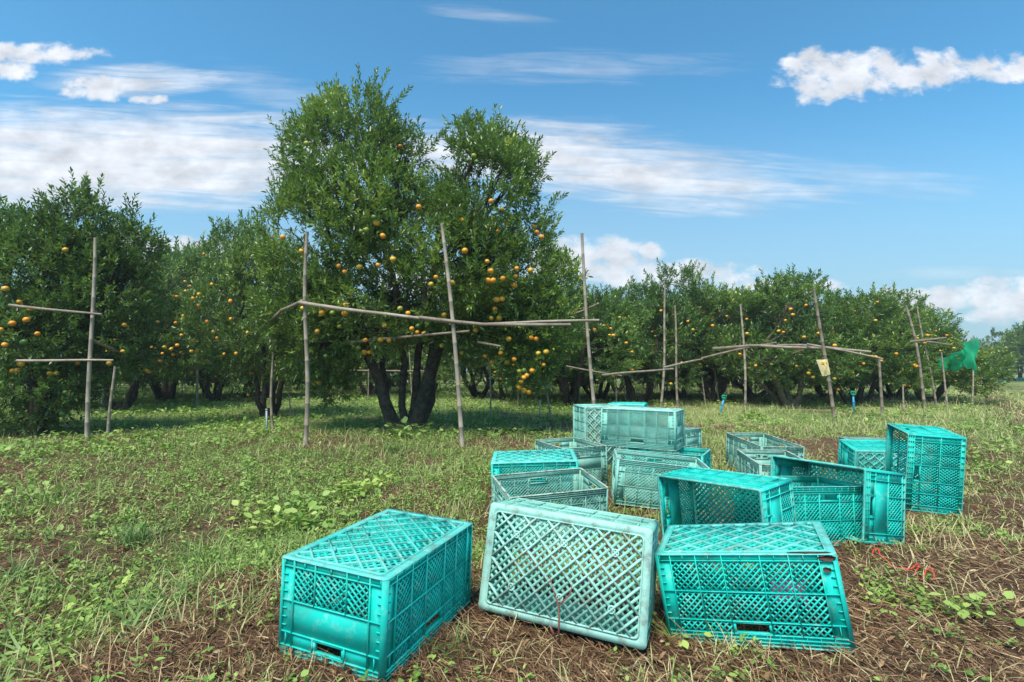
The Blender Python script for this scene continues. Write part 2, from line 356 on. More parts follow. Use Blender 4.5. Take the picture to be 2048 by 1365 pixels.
def wall(long_side):
    """a wall standing at +y (long) or +x (short), outward normal n; returns the frame mesh and the lattice mesh"""
    n = (0, 1, 0) if long_side else (1, 0, 0); half = (CW if long_side else CL) / 2; hl = (CL if long_side else CW) / 2 - .016
    D = half - .009                                       # the plane of the panel; ribs reach the outer face
    P = (lambda u, v: (u, D, v)) if long_side else (lambda u, v: (D, u, v))
    fr, la = MB(), MB()
    cols = CX if long_side else EX
    def slab(u0, u1, v0, v1, a=-.0015, b=.0015):
        fr.bar(P((u0 + u1) / 2, v0), P((u0 + u1) / 2, v1), n, u1 - u0, a, b)
    def rib(u0, v0, u1, v1, w=.0028, b=.0088): fr.bar(P(u0, v0), P(u1, v1), n, w, -.0018, b)
    # solid bands
    slab(-hl, hl, .002, RZ[0]); slab(-hl, cols[0], RZ[0], RZ[3]); slab(cols[-1], hl, RZ[0], RZ[3]); slab(-hl, hl, RZ[3], CH - .003)
    # ribs
    for v in (RZ[0], RZ[1], RZ[2]): rib(-hl, v, hl, v, .0030, .0080)
    for v in (RZ[3], RZ[3] + .012, RZ[3] + .0235): rib(-hl, v, hl, v, .0026, .0084)
    for ci, u in enumerate(cols):
        if long_side or ci in (0, len(cols) - 1): rib(u, .003, u, RZ[3], .0032, .0086)
        else: rib(u, .003, u, RZ[1], .0032, .0086); rib(u, RZ[2], u, RZ[3], .0032, .0086)
    us = np.linspace(-hl, hl, 15 if long_side else 10)[1:-1]
    for u in us: rib(u, RZ[3] + .001, u, CH - .004, .0022, .0080)
    for i in range(len(cols) - 1): 
        m = (cols[i] + cols[i + 1]) / 2; rib(m, .004, m, RZ[0] - .001, .0024, .0078)
    for sg in (-1, 1):
        rib(sg * (abs(cols[-1]) + .022), RZ[2] + .001, sg * (abs(cols[-1]) + .022), RZ[3] - .001, .0024, .0078)
        rib(sg * (hl - .004), .004, sg * (hl - .004), RZ[0], .0024, .0078)
        for v in (.048, .072, .100, .152, .178, .203): rib(sg * (hl - .014), v, sg * (hl + .002), v, .0022, .0060)
    pitch = .0215; w = .0050
    for i in range(len(cols) - 1):
        u0, u1 = cols[i] + .0016, cols[i + 1] - .0016
        mid = (i == (len(cols) - 1) // 2)
        if long_side:
            lattice(la, P, n, u0, u1, RZ[0] + .0015, RZ[1] - .0015, pitch, w, -.0012, .0036)
            lattice(la, P, n, u0, u1, RZ[1] + .0015, RZ[2] - .0015, pitch, w, -.0012, .0036)
            if not mid: lattice(la, P, n, u0, u1, RZ[2] + .0015, RZ[3] - .0015, pitch, w, -.0012, .0036)
        else:
            lattice(la, P, n, u0, u1, RZ[0] + .0015, RZ[1] - .0015, pitch, w, -.0012, .0036)
            if not mid: slab(cols[i], cols[i + 1], RZ[2], RZ[3])
        if mid:                                            # hand hold
            fr.bar(P(u0, RZ[2] + .004), P(u1, RZ[2] + .004), n, .005, -.006, .0070); fr.bar(P(u0, RZ[3] - .003), P(u1, RZ[3] - .003), n, .005, -.006, .0070)
            fr.bar(P(u0 + .004, RZ[2] + .0066), P(u0 + .004, RZ[3] - .0056), n, .008, -.006, .006); fr.bar(P(u1 - .004, RZ[2] + .0066), P(u1 - .004, RZ[3] - .0056), n, .008, -.006, .006)
    if not long_side: slab(cols[0], cols[-1], RZ[1], RZ[2], -.0015, .0022)
    return fr, la
def rrect(hx, hy, r, k=5):
    pts = []
    for cx, cy, a0 in ((hx - r, hy - r, 0), (-hx + r, hy - r, 90), (-hx + r, -hy + r, 180), (hx - r, -hy + r, 270)):
        for i in range(k + 1):
            a = R_(a0 + 90 * i / k); pts.append((cx + r * math.cos(a), cy + r * math.sin(a)))
    return pts
def ringmesh(mb, outer, inner, z0, z1):
    n = len(outer); V = [(x, y, z0) for x, y in outer] + [(x, y, z0) for x, y in inner] + [(x, y, z1) for x, y in outer] + [(x, y, z1) for x, y in inner]
    Fs = []
    for i in range(n):
        j = (i + 1) % n
        Fs += [(i, n + i, n + j, j), (2 * n + i, 2 * n + j, 3 * n + j, 3 * n + i), (i, j, 2 * n + j, 2 * n + i), (n + i, 3 * n + i, 3 * n + j, n + j)]
    mb.add(V, Fs)
CM = {}
def crate_meshes():
    CM['long'] = wall(True); CM['short'] = wall(False)
    rim = MB(); ringmesh(rim, rrect(CL / 2, CW / 2, .016), rrect(CL / 2 - .0125, CW / 2 - .0125, .008), CH - .004, CH); CM['rim'] = rim
    post = MB()                                            # one corner: an arc of wall with a lip
    r = .016; hx, hy = CL / 2 - r, CW / 2 - r; k = 6; O = []; I = []
    for i in range(k + 1):
        a = R_(90 * i / k); O.append((hx + (r - .0004) * math.cos(a), hy + (r - .0004) * math.sin(a))); I.append((hx + (r - .0105) * math.cos(a), hy + (r - .0105) * math.sin(a)))
    n = k + 1; V = [(x, y, z) for z in (.003, CH - .0045) for L_ in (O, I) for x, y in L_]
    Fs = []
    for i in range(k): Fs += [(i, i + 1, 2 * n + i + 1, 2 * n + i), (n + i, 3 * n + i, 3 * n + i + 1, n + i + 1), (i, n + i, n + i + 1, i + 1), (2 * n + i, 2 * n + i + 1, 3 * n + i + 1, 3 * n + i)]
    Fs += [(0, 2 * n, 3 * n, n), (k, n + k, 3 * n + k, 2 * n + k)]
    post.add(V, Fs); CM['post'] = post
    base = MB(); ringmesh(base, rrect(CL / 2 - .0006, CW / 2 - .0006, .016), rrect(CL / 2 - .030, CW / 2 - .030, .014), 0.0, .0028)
    ringmesh(base, rrect(CL / 2 - .0265, CW / 2 - .0265, .016), rrect(CL / 2 - .0315, CW / 2 - .0315, .013), -.0042, .0084)
    n = (0, 0, -1); P = lambda u, v: (u, v, 0)
    hx, hy = CL / 2 - .031, CW / 2 - .031
    lattice(base, P, n, -hx, hx, -hy, hy, .0900, .0064, -.0070, .0044)
    for x in (-.18, 0, .18):
        for y in (-.09, .09):
            o_ = [(x + .0135 * math.cos(a), y + .0135 * math.sin(a)) for a in np.linspace(0, 2 * math.pi, 13)[:-1]]
            i_ = [(x + .0090 * math.cos(a), y + .0090 * math.sin(a)) for a in np.linspace(0, 2 * math.pi, 13)[:-1]]
            ringmesh(base, o_, i_, -.0052, .0072)
    CM['base'] = base
    bl = MB(); lattice(bl, P, n, -hx - .002, hx + .002, -hy - .002, hy + .002, .0300, .0090, -.0085, -.0040); CM['blat'] = bl
crate_meshes()
def make_crate(tone):
    m, w = M[tone], M[tone + '_worn']
    t = empty('plastic_crate')
    b = CM['base'].build('crate_base', w, t); CM['blat'].build('base_lattice', m, b)
    for key, nm in (('long', 'side_wall'), ('short', 'end_wall')):
        for k in (0, 1):
            f = CM[key][0].build(nm, m, t); la = CM[key][1].build('wall_lattice', m, f)
            if k: f.rotation_euler = (0, 0, math.pi)
    CM['rim'].build('rim', w, t)
    for sx_, sy_ in ((1, 1), (-1, 1), (-1, -1), (1, -1)):
        p = CM['post'].build('corner_post', m, t); p.scale = (sx_, sy_, 1)
    index_kids(t); return t
CRATES = [
 ('C1', 'teal', 'bright teal crate upside down, leftmost of the three nearest, its solid end panel facing left'),
 ('C2', 'pale', 'pale aqua crate tipped on its side in front, its whole latticed bottom facing us'),
 ('C3', 'teal', 'bright teal crate upside down leaning right, with brown scuffed corner, beside the tipped pale crate'),
 ('C4', 'grey', 'faded grey green fruit crate standing open right behind the tipped pale crate'),
 ('C5', 'teal', 'teal upside down crate squeezed between the two open greyish crates at the left'),
 ('C6', 'grey', 'weathered pale fruit crate standing open behind the upside down teal crate at the left back'),
 ('C7', 'pale', 'pale aqua crate turned upside down on top of the open teal crate at the back'),
 ('C8', 'pale', 'faded crate stood on its short end beside and left of the raised pale crate'),
 ('C9', 'teal', 'teal crate standing open underneath the raised pale crate at the back'),
 ('C10', 'pale', 'pale crate standing open behind and right of the raised pale crate'),
 ('C11', 'teal', 'teal crate on end hidden behind the raised pale crate, only its top edge showing'),
 ('C12', 'pale', 'light aqua crate with a bulging wall standing open just in front of the raised crate'),
 ('C13', 'teal', 'teal crate lying on its long side with its open mouth facing the camera'),
 ('C14', 'teal', 'teal crate on its long side, solid end panel facing us, its mouth over another crate'),
 ('C15', 'teal', 'teal upright crate pushed into the mouth of the side lying crate at the right'),
 ('C16', 'teal', 'tall teal crate stood on its short end at the right edge of the heap'),
 ('C17', 'teal', 'teal crate on its long side showing its bottom, left of the crate stood on end'),
 ('C18', 'grey', 'farther of the two pale open crates standing behind the teal crates on the right'),
 ('C19', 'grey', 'nearer of the two pale open crates behind the teal crates, overlapping the farther one'),
 ('C20', 'grey', 'pale open crate almost hidden behind the teal crate stood on end'),
]
GC = 'plastic fruit crates left on the grass'
protos = {}
FOOT = []
for n, tone, label in CRATES:
    t_, r_, s_ = POSE[n]
    if tone in protos: o = copy_tree(protos[tone])
    else: o = make_crate(tone); protos[tone] = o
    Rm = np.array(r_).reshape(3, 3); p = np.array(t_, float) - np.array([0, 0, ZS])
    A = np.array([Rm @ (np.array([a * CL / 2, b * CW / 2, c * CH]) * s_) + p for a in (-1, 1) for b in (-1, 1) for c in (0, 1)])
    if n != 'C7':
        gap = (A[:, 2] - ground(A[:, 0], A[:, 1])).min(); dz = -gap - .012
        p[2] += max(-.05, min(.05, dz))
    mw = Matrix.Translation(Vector(p)) @ Matrix([[*Rm[i], 0] for i in range(3)] + [[0, 0, 0, 1]]) @ Matrix.Diagonal((*s_, 1))
    o.matrix_world = mw; o.matrix_basis = mw
    tagit(o, label, 'crate', GC)
    if n != 'C7': FOOT.append((A[:, :2].copy(), Rm, p.copy(), np.array(s_), n))

def mud_patch():
    o = [k for k in bpy.data.objects if k.get('label', '').startswith('bright teal crate upside down leaning')][0]; r = np.random.RandomState(4)
    for (cx, cy, cz, ax, ay, n_) in [(.215, .174, -.0012, .062, .009, 2), (.268, .1895, .012, .026, .009, 1), (.262, .1895, .048, .012, .008, 1)]:
        m = 22; V = []
        for z in (0, 1):
            for i in range(m):
                a = 6.283 * i / m; q = 1 + r.uniform(-.28, .18); u, v = ax * q * math.cos(a), ay * q * math.sin(a); h = .0016 * z
                V.append((cx + u, cy + v, cz + .0008 - h) if n_ == 2 else (cx + u, cy - .0008 + h, cz + v))
        mb = MB(); mb.add(V, [tuple(range(m)), tuple(range(2 * m - 1, m - 1, -1))] + [(i, (i + 1) % m, m + (i + 1) % m, m + i) for i in range(m)])
        p = mb.build('mud_patch', M['dried_mud'], o)
mud_patch()
# far crates by the track
for i, (px, py, d, lab) in enumerate([(2003, 764, 41, 'tiny teal crate beside the track under the far right trees'), (2043, 763, 44, 'teal crate at the right picture edge under the far trees')]):
    o = copy_tree(protos['teal']); q = at(px, py, d); q[2] = float(ground(q[0], q[1])); 
    o.matrix_basis = Matrix.Translation(Vector(q)) @ Matrix.Rotation(.4 + i, 4, 'Z'); tagit(o, lab, 'crate', GC)

# ------------------------------------------------------------------ ground sheet
def gridsheet():
    xs = np.concatenate([-np.geomspace(600, 6, 60), np.linspace(-5.8, 7.8, 230), np.arange(8.05, 34, .24), np.geomspace(34.4, 800, 40)])
    ys = np.concatenate([[-60, -20, -8, -3, -1], np.linspace(0, 9, 180), np.geomspace(9.2, 900, 90)])
    Xg, Yg = np.meshgrid(xs, ys); Zg = ground(Xg, Yg)
    V = np.stack([Xg.ravel(), Yg.ravel(), Zg.ravel()], 1); a = np.arange(len(ys) - 1)[:, None] * len(xs) + np.arange(len(xs) - 1)[None]
    a = a.ravel(); return V, np.stack([a, a + 1, a + 1 + len(xs), a + len(xs)], 1)
def dry(x, y):
    """share of dead straw and bare soil on the ground, 0 to 1"""
    d = np.asarray(y, float); x = np.asarray(x, float)
    a = np.maximum(np.clip((2.35 - d) / .55, 0, 1) * np.clip((x + 1.15 + (d - 1.6) * .3) / .45, 0, 1) * .95, np.clip((1.95 - d) / .3, 0, 1) * .75)
    b = np.clip((x + .35) / .5, 0, 1) * np.clip((4.6 - d) / 1.5, 0, 1) * .48
    c = np.clip((x - 1.5 - (d - 2) * .35) / .6, 0, 1) * np.clip((5.2 - d) / 2, 0, 1) * .34
    e = np.clip((x - d * .82) / 2.0, 0, 1) * np.clip((d - 6) / 8, 0, 1) * .35
    base = np.maximum(np.maximum(a, b), np.maximum(c, e))
    nn = fbm(x, d, 1.1, 21); n2 = fbm(x, d, 3.3, 33)
    return np.clip(base + (nn - .5) * 2.0 + (n2 - .5) * 1.6 + .16, 0, 1)
GV, GF = gridsheet()
def soilm(t, out):
    a = attr(t, 'rnd'); tcn = t.nodes.new('ShaderNodeTexCoord').outputs['Object']
    fine = tnoise(t, 60, 6, vec=tcn, rough=.75); mid = tnoise(t, 7, 6, vec=tcn, rough=.65); big = tnoise(t, .35, 5, vec=tcn)
    soil = ramp(t, fine, [(.3, (.045, .025, .015)), (.5, (.125, .070, .042)), (.7, (.27, .17, .10))])
    green = ramp(t, mid, [(.3, (.055, .095, .022)), (.5, (.14, .19, .05)), (.72, (.27, .29, .10))])
    green = mixc(t, step(t, big, .42, .62), green, (.27, .29, .10))
    f = step(t, MT('ADD', a, MT('MULTIPLY', MT('SUBTRACT', mid, .5, tree=t), 1.4, tree=t), tree=t), .25, .75)
    principled(t, out, mixc(t, f, green, soil), .95, .1, tnoise(t, 35, 6, vec=tcn, rough=.8), .9, .03)
M['soil'] = smat('soil_and_thatch', soilm)
gdry = dry(GV[:, 0], GV[:, 1]); gd = np.hypot(GV[:, 0], GV[:, 1])
def tracks(x, y): return np.maximum(np.exp(-((x - (y * .925 + .75)) / .42) ** 2), .8 * np.exp(-((x - (y * .925 + 2.6)) / .42) ** 2)) * np.clip((y - 5.5) / 4, 0, 1)
track = tracks(GV[:, 0], GV[:, 1]) * 1.15
g = mk('ground', GV, GF, M['soil'], rnd=np.maximum(np.clip(gdry * .6 + .62 * np.clip((13 - gd) / 5, 0, 1), 0, 1) * np.clip(1.3 - gd / 40, .25, 1), track), smooth=True); tagit(g, kind='structure')

# ------------------------------------------------------------------ ground cover (scattered leaves, blades and straw)
def rotm(yaw, pitch, roll):
    cy, sy, cp, sp, cr, sr = np.cos(yaw), np.sin(yaw), np.cos(pitch), np.sin(pitch), np.cos(roll), np.sin(roll)
    Rm = np.empty((len(yaw), 3, 3))
    # Rz(yaw) * Rx(pitch) * Ry(roll)
    Rm[:, 0, 0] = cy * cr - sy * sp * sr; Rm[:, 0, 1] = -sy * cp; Rm[:, 0, 2] = cy * sr + sy * sp * cr
    Rm[:, 1, 0] = sy * cr + cy * sp * sr; Rm[:, 1, 1] = cy * cp; Rm[:, 1, 2] = sy * sr - cy * sp * cr
    Rm[:, 2, 0] = -cp * sr; Rm[:, 2, 1] = sp; Rm[:, 2, 2] = cp * cr
    return Rm
def scatter(pv, pf, pos, Rm, scale, rnd):
    """copies of a small prototype as arrays"""
    n, k = len(pos), len(pv)
    if scale.ndim == 1: scale = scale[:, None].repeat(3, 1)
    V = np.einsum('nij,nkj->nki', Rm, pv[None] * scale[:, None, :]) + pos[:, None, :]
    Fs = pf[None] + (np.arange(n) * k)[:, None, None]
    return V.reshape(-1, 3), Fs.reshape(-1, pf.shape[1]), np.repeat(rnd, k)
# prototypes: +y is the way the blade grows, z up; unit length
LEAF = np.array([(0, 0, 0), (-.17, .30, .035), (-.15, .68, .035), (0, 1, -.03), (.15, .68, .035), (.17, .30, .035), (0, .32, 0), (0, .70, .0)])
LEAFF = np.array([(0, 6, 1, 1), (0, 5, 6, 6), (6, 7, 2, 1), (6, 5, 4, 7), (7, 3, 2, 2), (7, 4, 3, 3)])
LEAF4 = np.array([(0, 0, 0), (-.19, .45, .05), (0, 1, -.04), (.19, .45, .05)]); LEAF4F = np.array([(0, 3, 2), (0, 2, 1)])
LV6 = np.array([(0, 0, 0), (-.17, .32, .04), (-.13, .70, .03), (0, 1, -.05), (.13, .70, .03), (.17, .32, .04)]); LV6F = np.array([(0, 5, 4, 3), (0, 3, 2, 1)])
ROUND = np.array([(0, 0, 0), (-.30, .25, .04), (-.36, .6, .05), (0, 1, -.02), (.36, .6, .05), (.30, .25, .04)])
BLADE = np.array([(-.5, 0, 0), (.5, 0, 0), (-.42, .40, .0), (.42, .40, .0), (-.28, .75, -.10), (.28, .75, -.10), (0, 1, -.28)])
BLF = np.array([(0, 1, 3, 2), (2, 3, 5, 4)]); BLT = np.array([(4, 5, 6)])
STRAW = np.array([(-.5, 0, 0), (.5, 0, 0), (-.5, .35, .05), (.5, .35, .05), (-.4, .7, .03), (.4, .7, .03), (-.15, 1, -.04), (.15, 1, -.04)]); STRF = np.array([(0, 1, 3, 2), (2, 3, 5, 4), (4, 5, 7, 6)])
def inside(x, y, pad=.0):
    m = np.zeros(len(x), bool)
    for A, Rm, p, s, n in FOOT:
        # convex hull test on the 8 projected corners
        pts = A; c = pts.mean(0); ang = np.arctan2(*(pts - c).T[::-1])
        from_hull = hull(pts)
        ins = np.ones(len(x), bool)
        for i in range(len(from_hull)):
            a, b = from_hull[i], from_hull[(i + 1) % len(from_hull)]
            ins &= ((b[0] - a[0]) * (y - a[1]) - (b[1] - a[1]) * (x - a[0])) > -pad
        m |= ins
    return m
def hull(P):
    P = sorted(map(tuple, P)); 
    def half(Q):
        h = []
        for q in Q:
            while len(h) >= 2 and (h[-1][0] - h[-2][0]) * (q[1] - h[-2][1]) - (h[-1][1] - h[-2][1]) * (q[0] - h[-2][0]) <= 0: h.pop()
            h.append(q)
        return h[:-1]
    return half(P) + half(P[::-1])
def field(n, d0, d1, power, seed, azlim=56):
    r = np.random.RandomState(seed); u = r.rand(n)
    if power == 0: d = d0 * (d1 / d0) ** u
    else: d = (d0 ** power + u * (d1 ** power - d0 ** power)) ** (1 / power)
    az = R_(1) * (r.rand(n) * 2 - 1) * azlim
    return d * np.sin(az), d * np.cos(az), d, r
def put(name, parts, mat, label, cat):
    V = []; Fs = {}; r = []; o = 0
    for v, f, rr in parts:
        V.append(v); r.append(rr)
        for ff in (f if isinstance(f, list) else [f]): Fs.setdefault(ff.shape[1], []).append(ff + o)
        o += len(v)
    ob = mk(name, np.concatenate(V), [np.concatenate(f) for f in Fs.values()], mat, rnd=np.concatenate(r)); tagit(ob, label, cat, kind='stuff'); return ob
def straw_layer():
    x, y, d, r = field(170000, 1.1, 10, .3, 11)
    w = dry(x, y); keep = (r.rand(len(x)) < .34 + .66 * w) & ~inside(x, y, -.01); x, y, d, w = x[keep], y[keep], d[keep], w[keep]
    n = len(x); L_ = r.uniform(.012, .062, n) * (1 + (r.rand(n) < .10) * 1.3) * (1 + d * .06); W = r.uniform(.0009, .0026, n) * (1 + d * .12)
    flow = .6 + (fbm(x, y, .8, 5) - .5) * 5
    yaw = flow + r.normal(0, .9, n); pit = r.normal(.08, .22, n)
    z = ground(x, y) + r.uniform(.0, .022, n) * (.3 + w)
    Rm = rotm(yaw, pit, r.normal(0, .5, n)); sc_ = np.stack([W, L_, L_ * r.uniform(-2, 2, n)], 1)
    V, Fs, rr = scatter(STRAW, STRF, np.stack([x, y, z], 1), Rm, sc_, np.clip(r.beta(1.7, 2.2, n) + np.clip(x - .5, 0, 1) * .10, 0, 1))
    x, y, d, r = field(6000, 1.1, 9, .4, 17); k = ~inside(x, y, .0); x, y, d = x[k], y[k], d[k]; n = len(x)
    V2, F2, r2 = scatter(LV6 * (1, 1, 2.5), LV6F, np.stack([x, y, ground(x, y) + .012], 1), rotm(r.uniform(0, 6.28, n), r.normal(.1, .35, n), r.normal(0, .5, n)), r.uniform(.018, .045, n) * (1 + d * .04), r.beta(2, 1.6, n))
    return put('dead_straw', [(V, Fs, rr), (V2, F2, r2)], M['straw'], 'loose brown cut straw and dead stems strewn over the soil', 'straw')
def grass_layer():
    parts = []
    x, y, d, r = field(30000, 1.15, 32, .45, 12)
    w = dry(x, y); keep = (r.rand(len(x)) < .12 + .80 * (1 - w)) & ~inside(x, y, .012); x, y, d, w = x[keep], y[keep], d[keep], w[keep]
    k = 7; n = len(x) * k; X_ = np.repeat(x, k); Y_ = np.repeat(y, k); D_ = np.repeat(d, k)
    sp = .018 + .012 * D_ ** .7; X_ = X_ + r.normal(0, 1, n) * sp; Y_ = Y_ + r.normal(0, 1, n) * sp
    big = np.repeat(fbm(x, y, .7, 51) > .55, k)
    L_ = r.uniform(.025, .085, n) * (1 + big * .8) * (1 + D_ * .045) * np.clip(.45 + D_ * .16, .6, 1); W = r.uniform(.0018, .0040, n) * (1 + D_ * .14)
    pit = r.uniform(.35, 1.45, n); yaw = r.uniform(0, 2 * math.pi, n)
    Rm = rotm(yaw, pit, r.normal(0, .4, n)); sc_ = np.stack([W, L_, L_ * r.uniform(.4, 1.7, n)], 1)
    z = ground(X_, Y_) - .004
    yel = np.repeat(np.clip((dry(x, y) - .15) * .6, 0, .5) + np.clip((x - y * .15) * .25, 0, .25), k)
    V, Fs, rr = scatter(BLADE, BLF, np.stack([X_, Y_, z], 1), Rm, sc_, np.clip(r.beta(2, 3, n) + yel, 0, 1))
    T = (BLT[None] + (np.arange(n) * 7)[:, None, None]).reshape(-1, 3)
    parts.append((V, [Fs, T], rr))
    return put('grass', parts, M['grass'], 'short green and yellowing grass covering the orchard floor', 'grass')
def plants(n0, d0, d1, pw, seed, size, nl, thr, hz, proto=ROUND):
    x, y, d, r = field(n0, d0, d1, pw, seed)
    w = dry(x, y); cl = fbm(x, y, 1.1, seed + 3); keep = (cl > thr + w * .30 + np.clip((x - 1.2 - y * .12) * .12, 0, .16) - (r.rand(len(x)) < .08) * .3) & ~inside(x, y, .018)
    x, y, d = x[keep], y[keep], d[keep]; k = nl; n = len(x) * k
    s = np.repeat(r.uniform(.6, 1.3, len(x)) * (1 + d * .05), k); X_ = np.repeat(x, k); Y_ = np.repeat(y, k)
    yaw = r.uniform(0, 2 * math.pi, n); rad = s * size * r.uniform(.1, .95, n); h = s * hz * r.uniform(.15, 1, n)
    pos = np.stack([X_ - np.sin(yaw) * rad, Y_ + np.cos(yaw) * rad, ground(X_, Y_) + h], 1)
    Rm = rotm(yaw, r.normal(.12, .38, n), r.normal(0, .35, n)); sc_ = s * size * r.uniform(.6, 1.15, n)
    tone = np.repeat(r.beta(2, 2, len(x)) * .55, k) + r.rand(n) * .4
    return scatter(proto, LV6F, pos, Rm, sc_, np.clip(tone, 0, 1))
def weeds_layer():
    parts = [plants(26000, 1.1, 12, .35, 61, .0155, 7, .38, .032), plants(1900, 1.15, 7, .2, 62, .028, 7, .50, .05), plants(16000, 7, 36, .5, 63, .040, 6, .38, .06),
             plants(15000, 1.1, 9, .3, 64, .021, 7, .42, .05, LV6 * (1.3, 1, 1))]
    return put('weeds', parts, M['weed'], 'low broad leaved weeds spreading through the grass', 'weeds')
straw_layer(); grass_layer(); weeds_layer()
def tuft(x, y, n, L0, L1, W, seed, lean, label, rn=(0, .5)):
    r = np.random.RandomState(seed); yaw = r.uniform(0, 2 * math.pi, n); pit = r.uniform(lean[0], lean[1], n); Ls = r.uniform(L0, L1, n)
    pos = np.stack([x + r.normal(0, .03, n), y + r.normal(0, .03, n), np.zeros(n)], 1); pos[:, 2] = ground(pos[:, 0], pos[:, 1]) - .003
    sc_ = np.stack([W * r.uniform(.6, 1.2, n), Ls, Ls * r.uniform(.8, 2.2, n)], 1)
    V, Fs, rr = scatter(BLADE, BLF, pos, rotm(yaw, pit, r.normal(0, .3, n)), sc_, r.uniform(rn[0], rn[1], n)); T = (BLT[None] + (np.arange(n) * 7)[:, None, None]).reshape(-1, 3)
    o = mk('grass_tuft', V - np.array([x, y, 0]), [Fs, T], M['grass'], rnd=rr, loc=(x, y, 0)); tagit(o, label, 'grass tuft'); return o
for (px, py, n, L0, L1, W, seed, lean, lab) in [
    (265, 1090, 120, .10, .20, .005, 1, (.4, 1.4), 'dense dark green grass tuft in the weeds at the left'),
    (390, 1130, 80, .08, .16, .004, 2, (.3, 1.2), 'looser fine grass tuft a little nearer than the dark tuft'),
    (330, 1255, 26, .12, .24, .013, 3, (.1, .9), 'broad bladed grass plant sprawling left of the nearest teal crate'),
    (250, 1310, 16, .12, .22, .012, 4, (.1, .8), 'broad bladed grass plant at the bottom left beside the sprawling one'),
    (40, 1330, 12, .14, .26, .012, 5, (.1, .8), 'long bladed grass plant in the bottom left corner'),
    (30, 1150, 60, .07, .13, .005, 6, (.4, 1.2), 'green grass tuft at the left picture edge'),
    (905, 1330, 46, .05, .11, .004, 7, (.4, 1.3), 'thin grass tuft at the bottom between the two nearest crates'),
    (1780, 1080, 60, .05, .12, .004, 8, (.4, 1.3), 'thin grass tuft in the straw right of the side lying crate'),
    (780, 905, 140, .14, .26, .008, 9, (.4, 1.3), 'clump of tall blue green grass in front of the big tree')]:
    q = gp(px, py); tuft(q[0], q[1], n, L0, L1, W, seed, lean, lab)
def bigweed(px, py, n, size, seed, label):
    q = gp(px, py); r = np.random.RandomState(seed); k = n
    yaw = r.uniform(0, 2 * math.pi, k); rad = np.sqrt(r.rand(k)) * size * 1.6; h = r.uniform(.3, 1, k) * size * .9
    pos = np.stack([-np.sin(yaw) * rad, np.cos(yaw) * rad, h + float(ground(q[0], q[1]))], 1)
    V, Fs, rr = scatter(ROUND, LV6F, pos, rotm(yaw + r.normal(0, .5, k), r.normal(.1, .35, k), r.normal(0, .3, k)), size * .55 * r.uniform(.6, 1.1, k), r.uniform(.35, .85, k))
    st = MB()
    for i in range(k): st.tube([(0, 0, float(ground(q[0], q[1])) - .01), pos[i] * (.55, .55, 1) - (0, 0, size * .2), pos[i]], .0012, 4, rr=.4, cap=False)
    n0 = len(V); V = np.concatenate([V] + st.v); Fq = np.concatenate([Fs] + [np.array(st.f[4]) + n0])
    o = mk('leafy_weed', V, Fq, M['weed'], rnd=np.concatenate([rr, st.r]), loc=(q[0], q[1], 0)); tagit(o, label, 'weed')
for a in [(818, 872, 46, .22, 31, 'weeds growing round the foot of the tallest tree'), (690, 1000, 40, .09, 21, 'low leafy weed just behind the green weed mound'), (600, 1020, 50, .10, 22, 'pale green weed between the two bushy weeds and the mound'), (560, 1060, 46, .12, 1, 'bushy light green weed growing left of the nearest teal crate'), (640, 1050, 40, .11, 2, 'bushy light green weed against the back of the nearest teal crate'),
          (730, 985, 50, .12, 3, 'leafy green weed mound behind the nearest teal crate'), (505, 1040, 40, .10, 4, 'light green weed cluster farther left of the nearest teal crate'),
          (1960, 1260, 26, .085, 5, 'young creeping weed with pale leaves at the bottom right'), (1885, 1250, 14, .06, 6, 'small yellow green weed left of the creeping weed at bottom right'),
          (1755, 1225, 12, .05, 7, 'small dark green seedling right of the leaning teal crate'), (150, 1340, 12, .07, 8, 'star shaped seedling at the bottom left'),
          (1350, 1275, 18, .06, 9, 'weed growing in the gap between the pale and the leaning teal crates'), (1820, 1120, 12, .05, 10, 'bright green seedling in front of the side lying crate'),
          (60, 1000, 40, .10, 11, 'pale leaved weed at the left picture edge'), (200, 1230, 30, .09, 12, 'leafy weed in the left foreground')]: bigweed(*a)

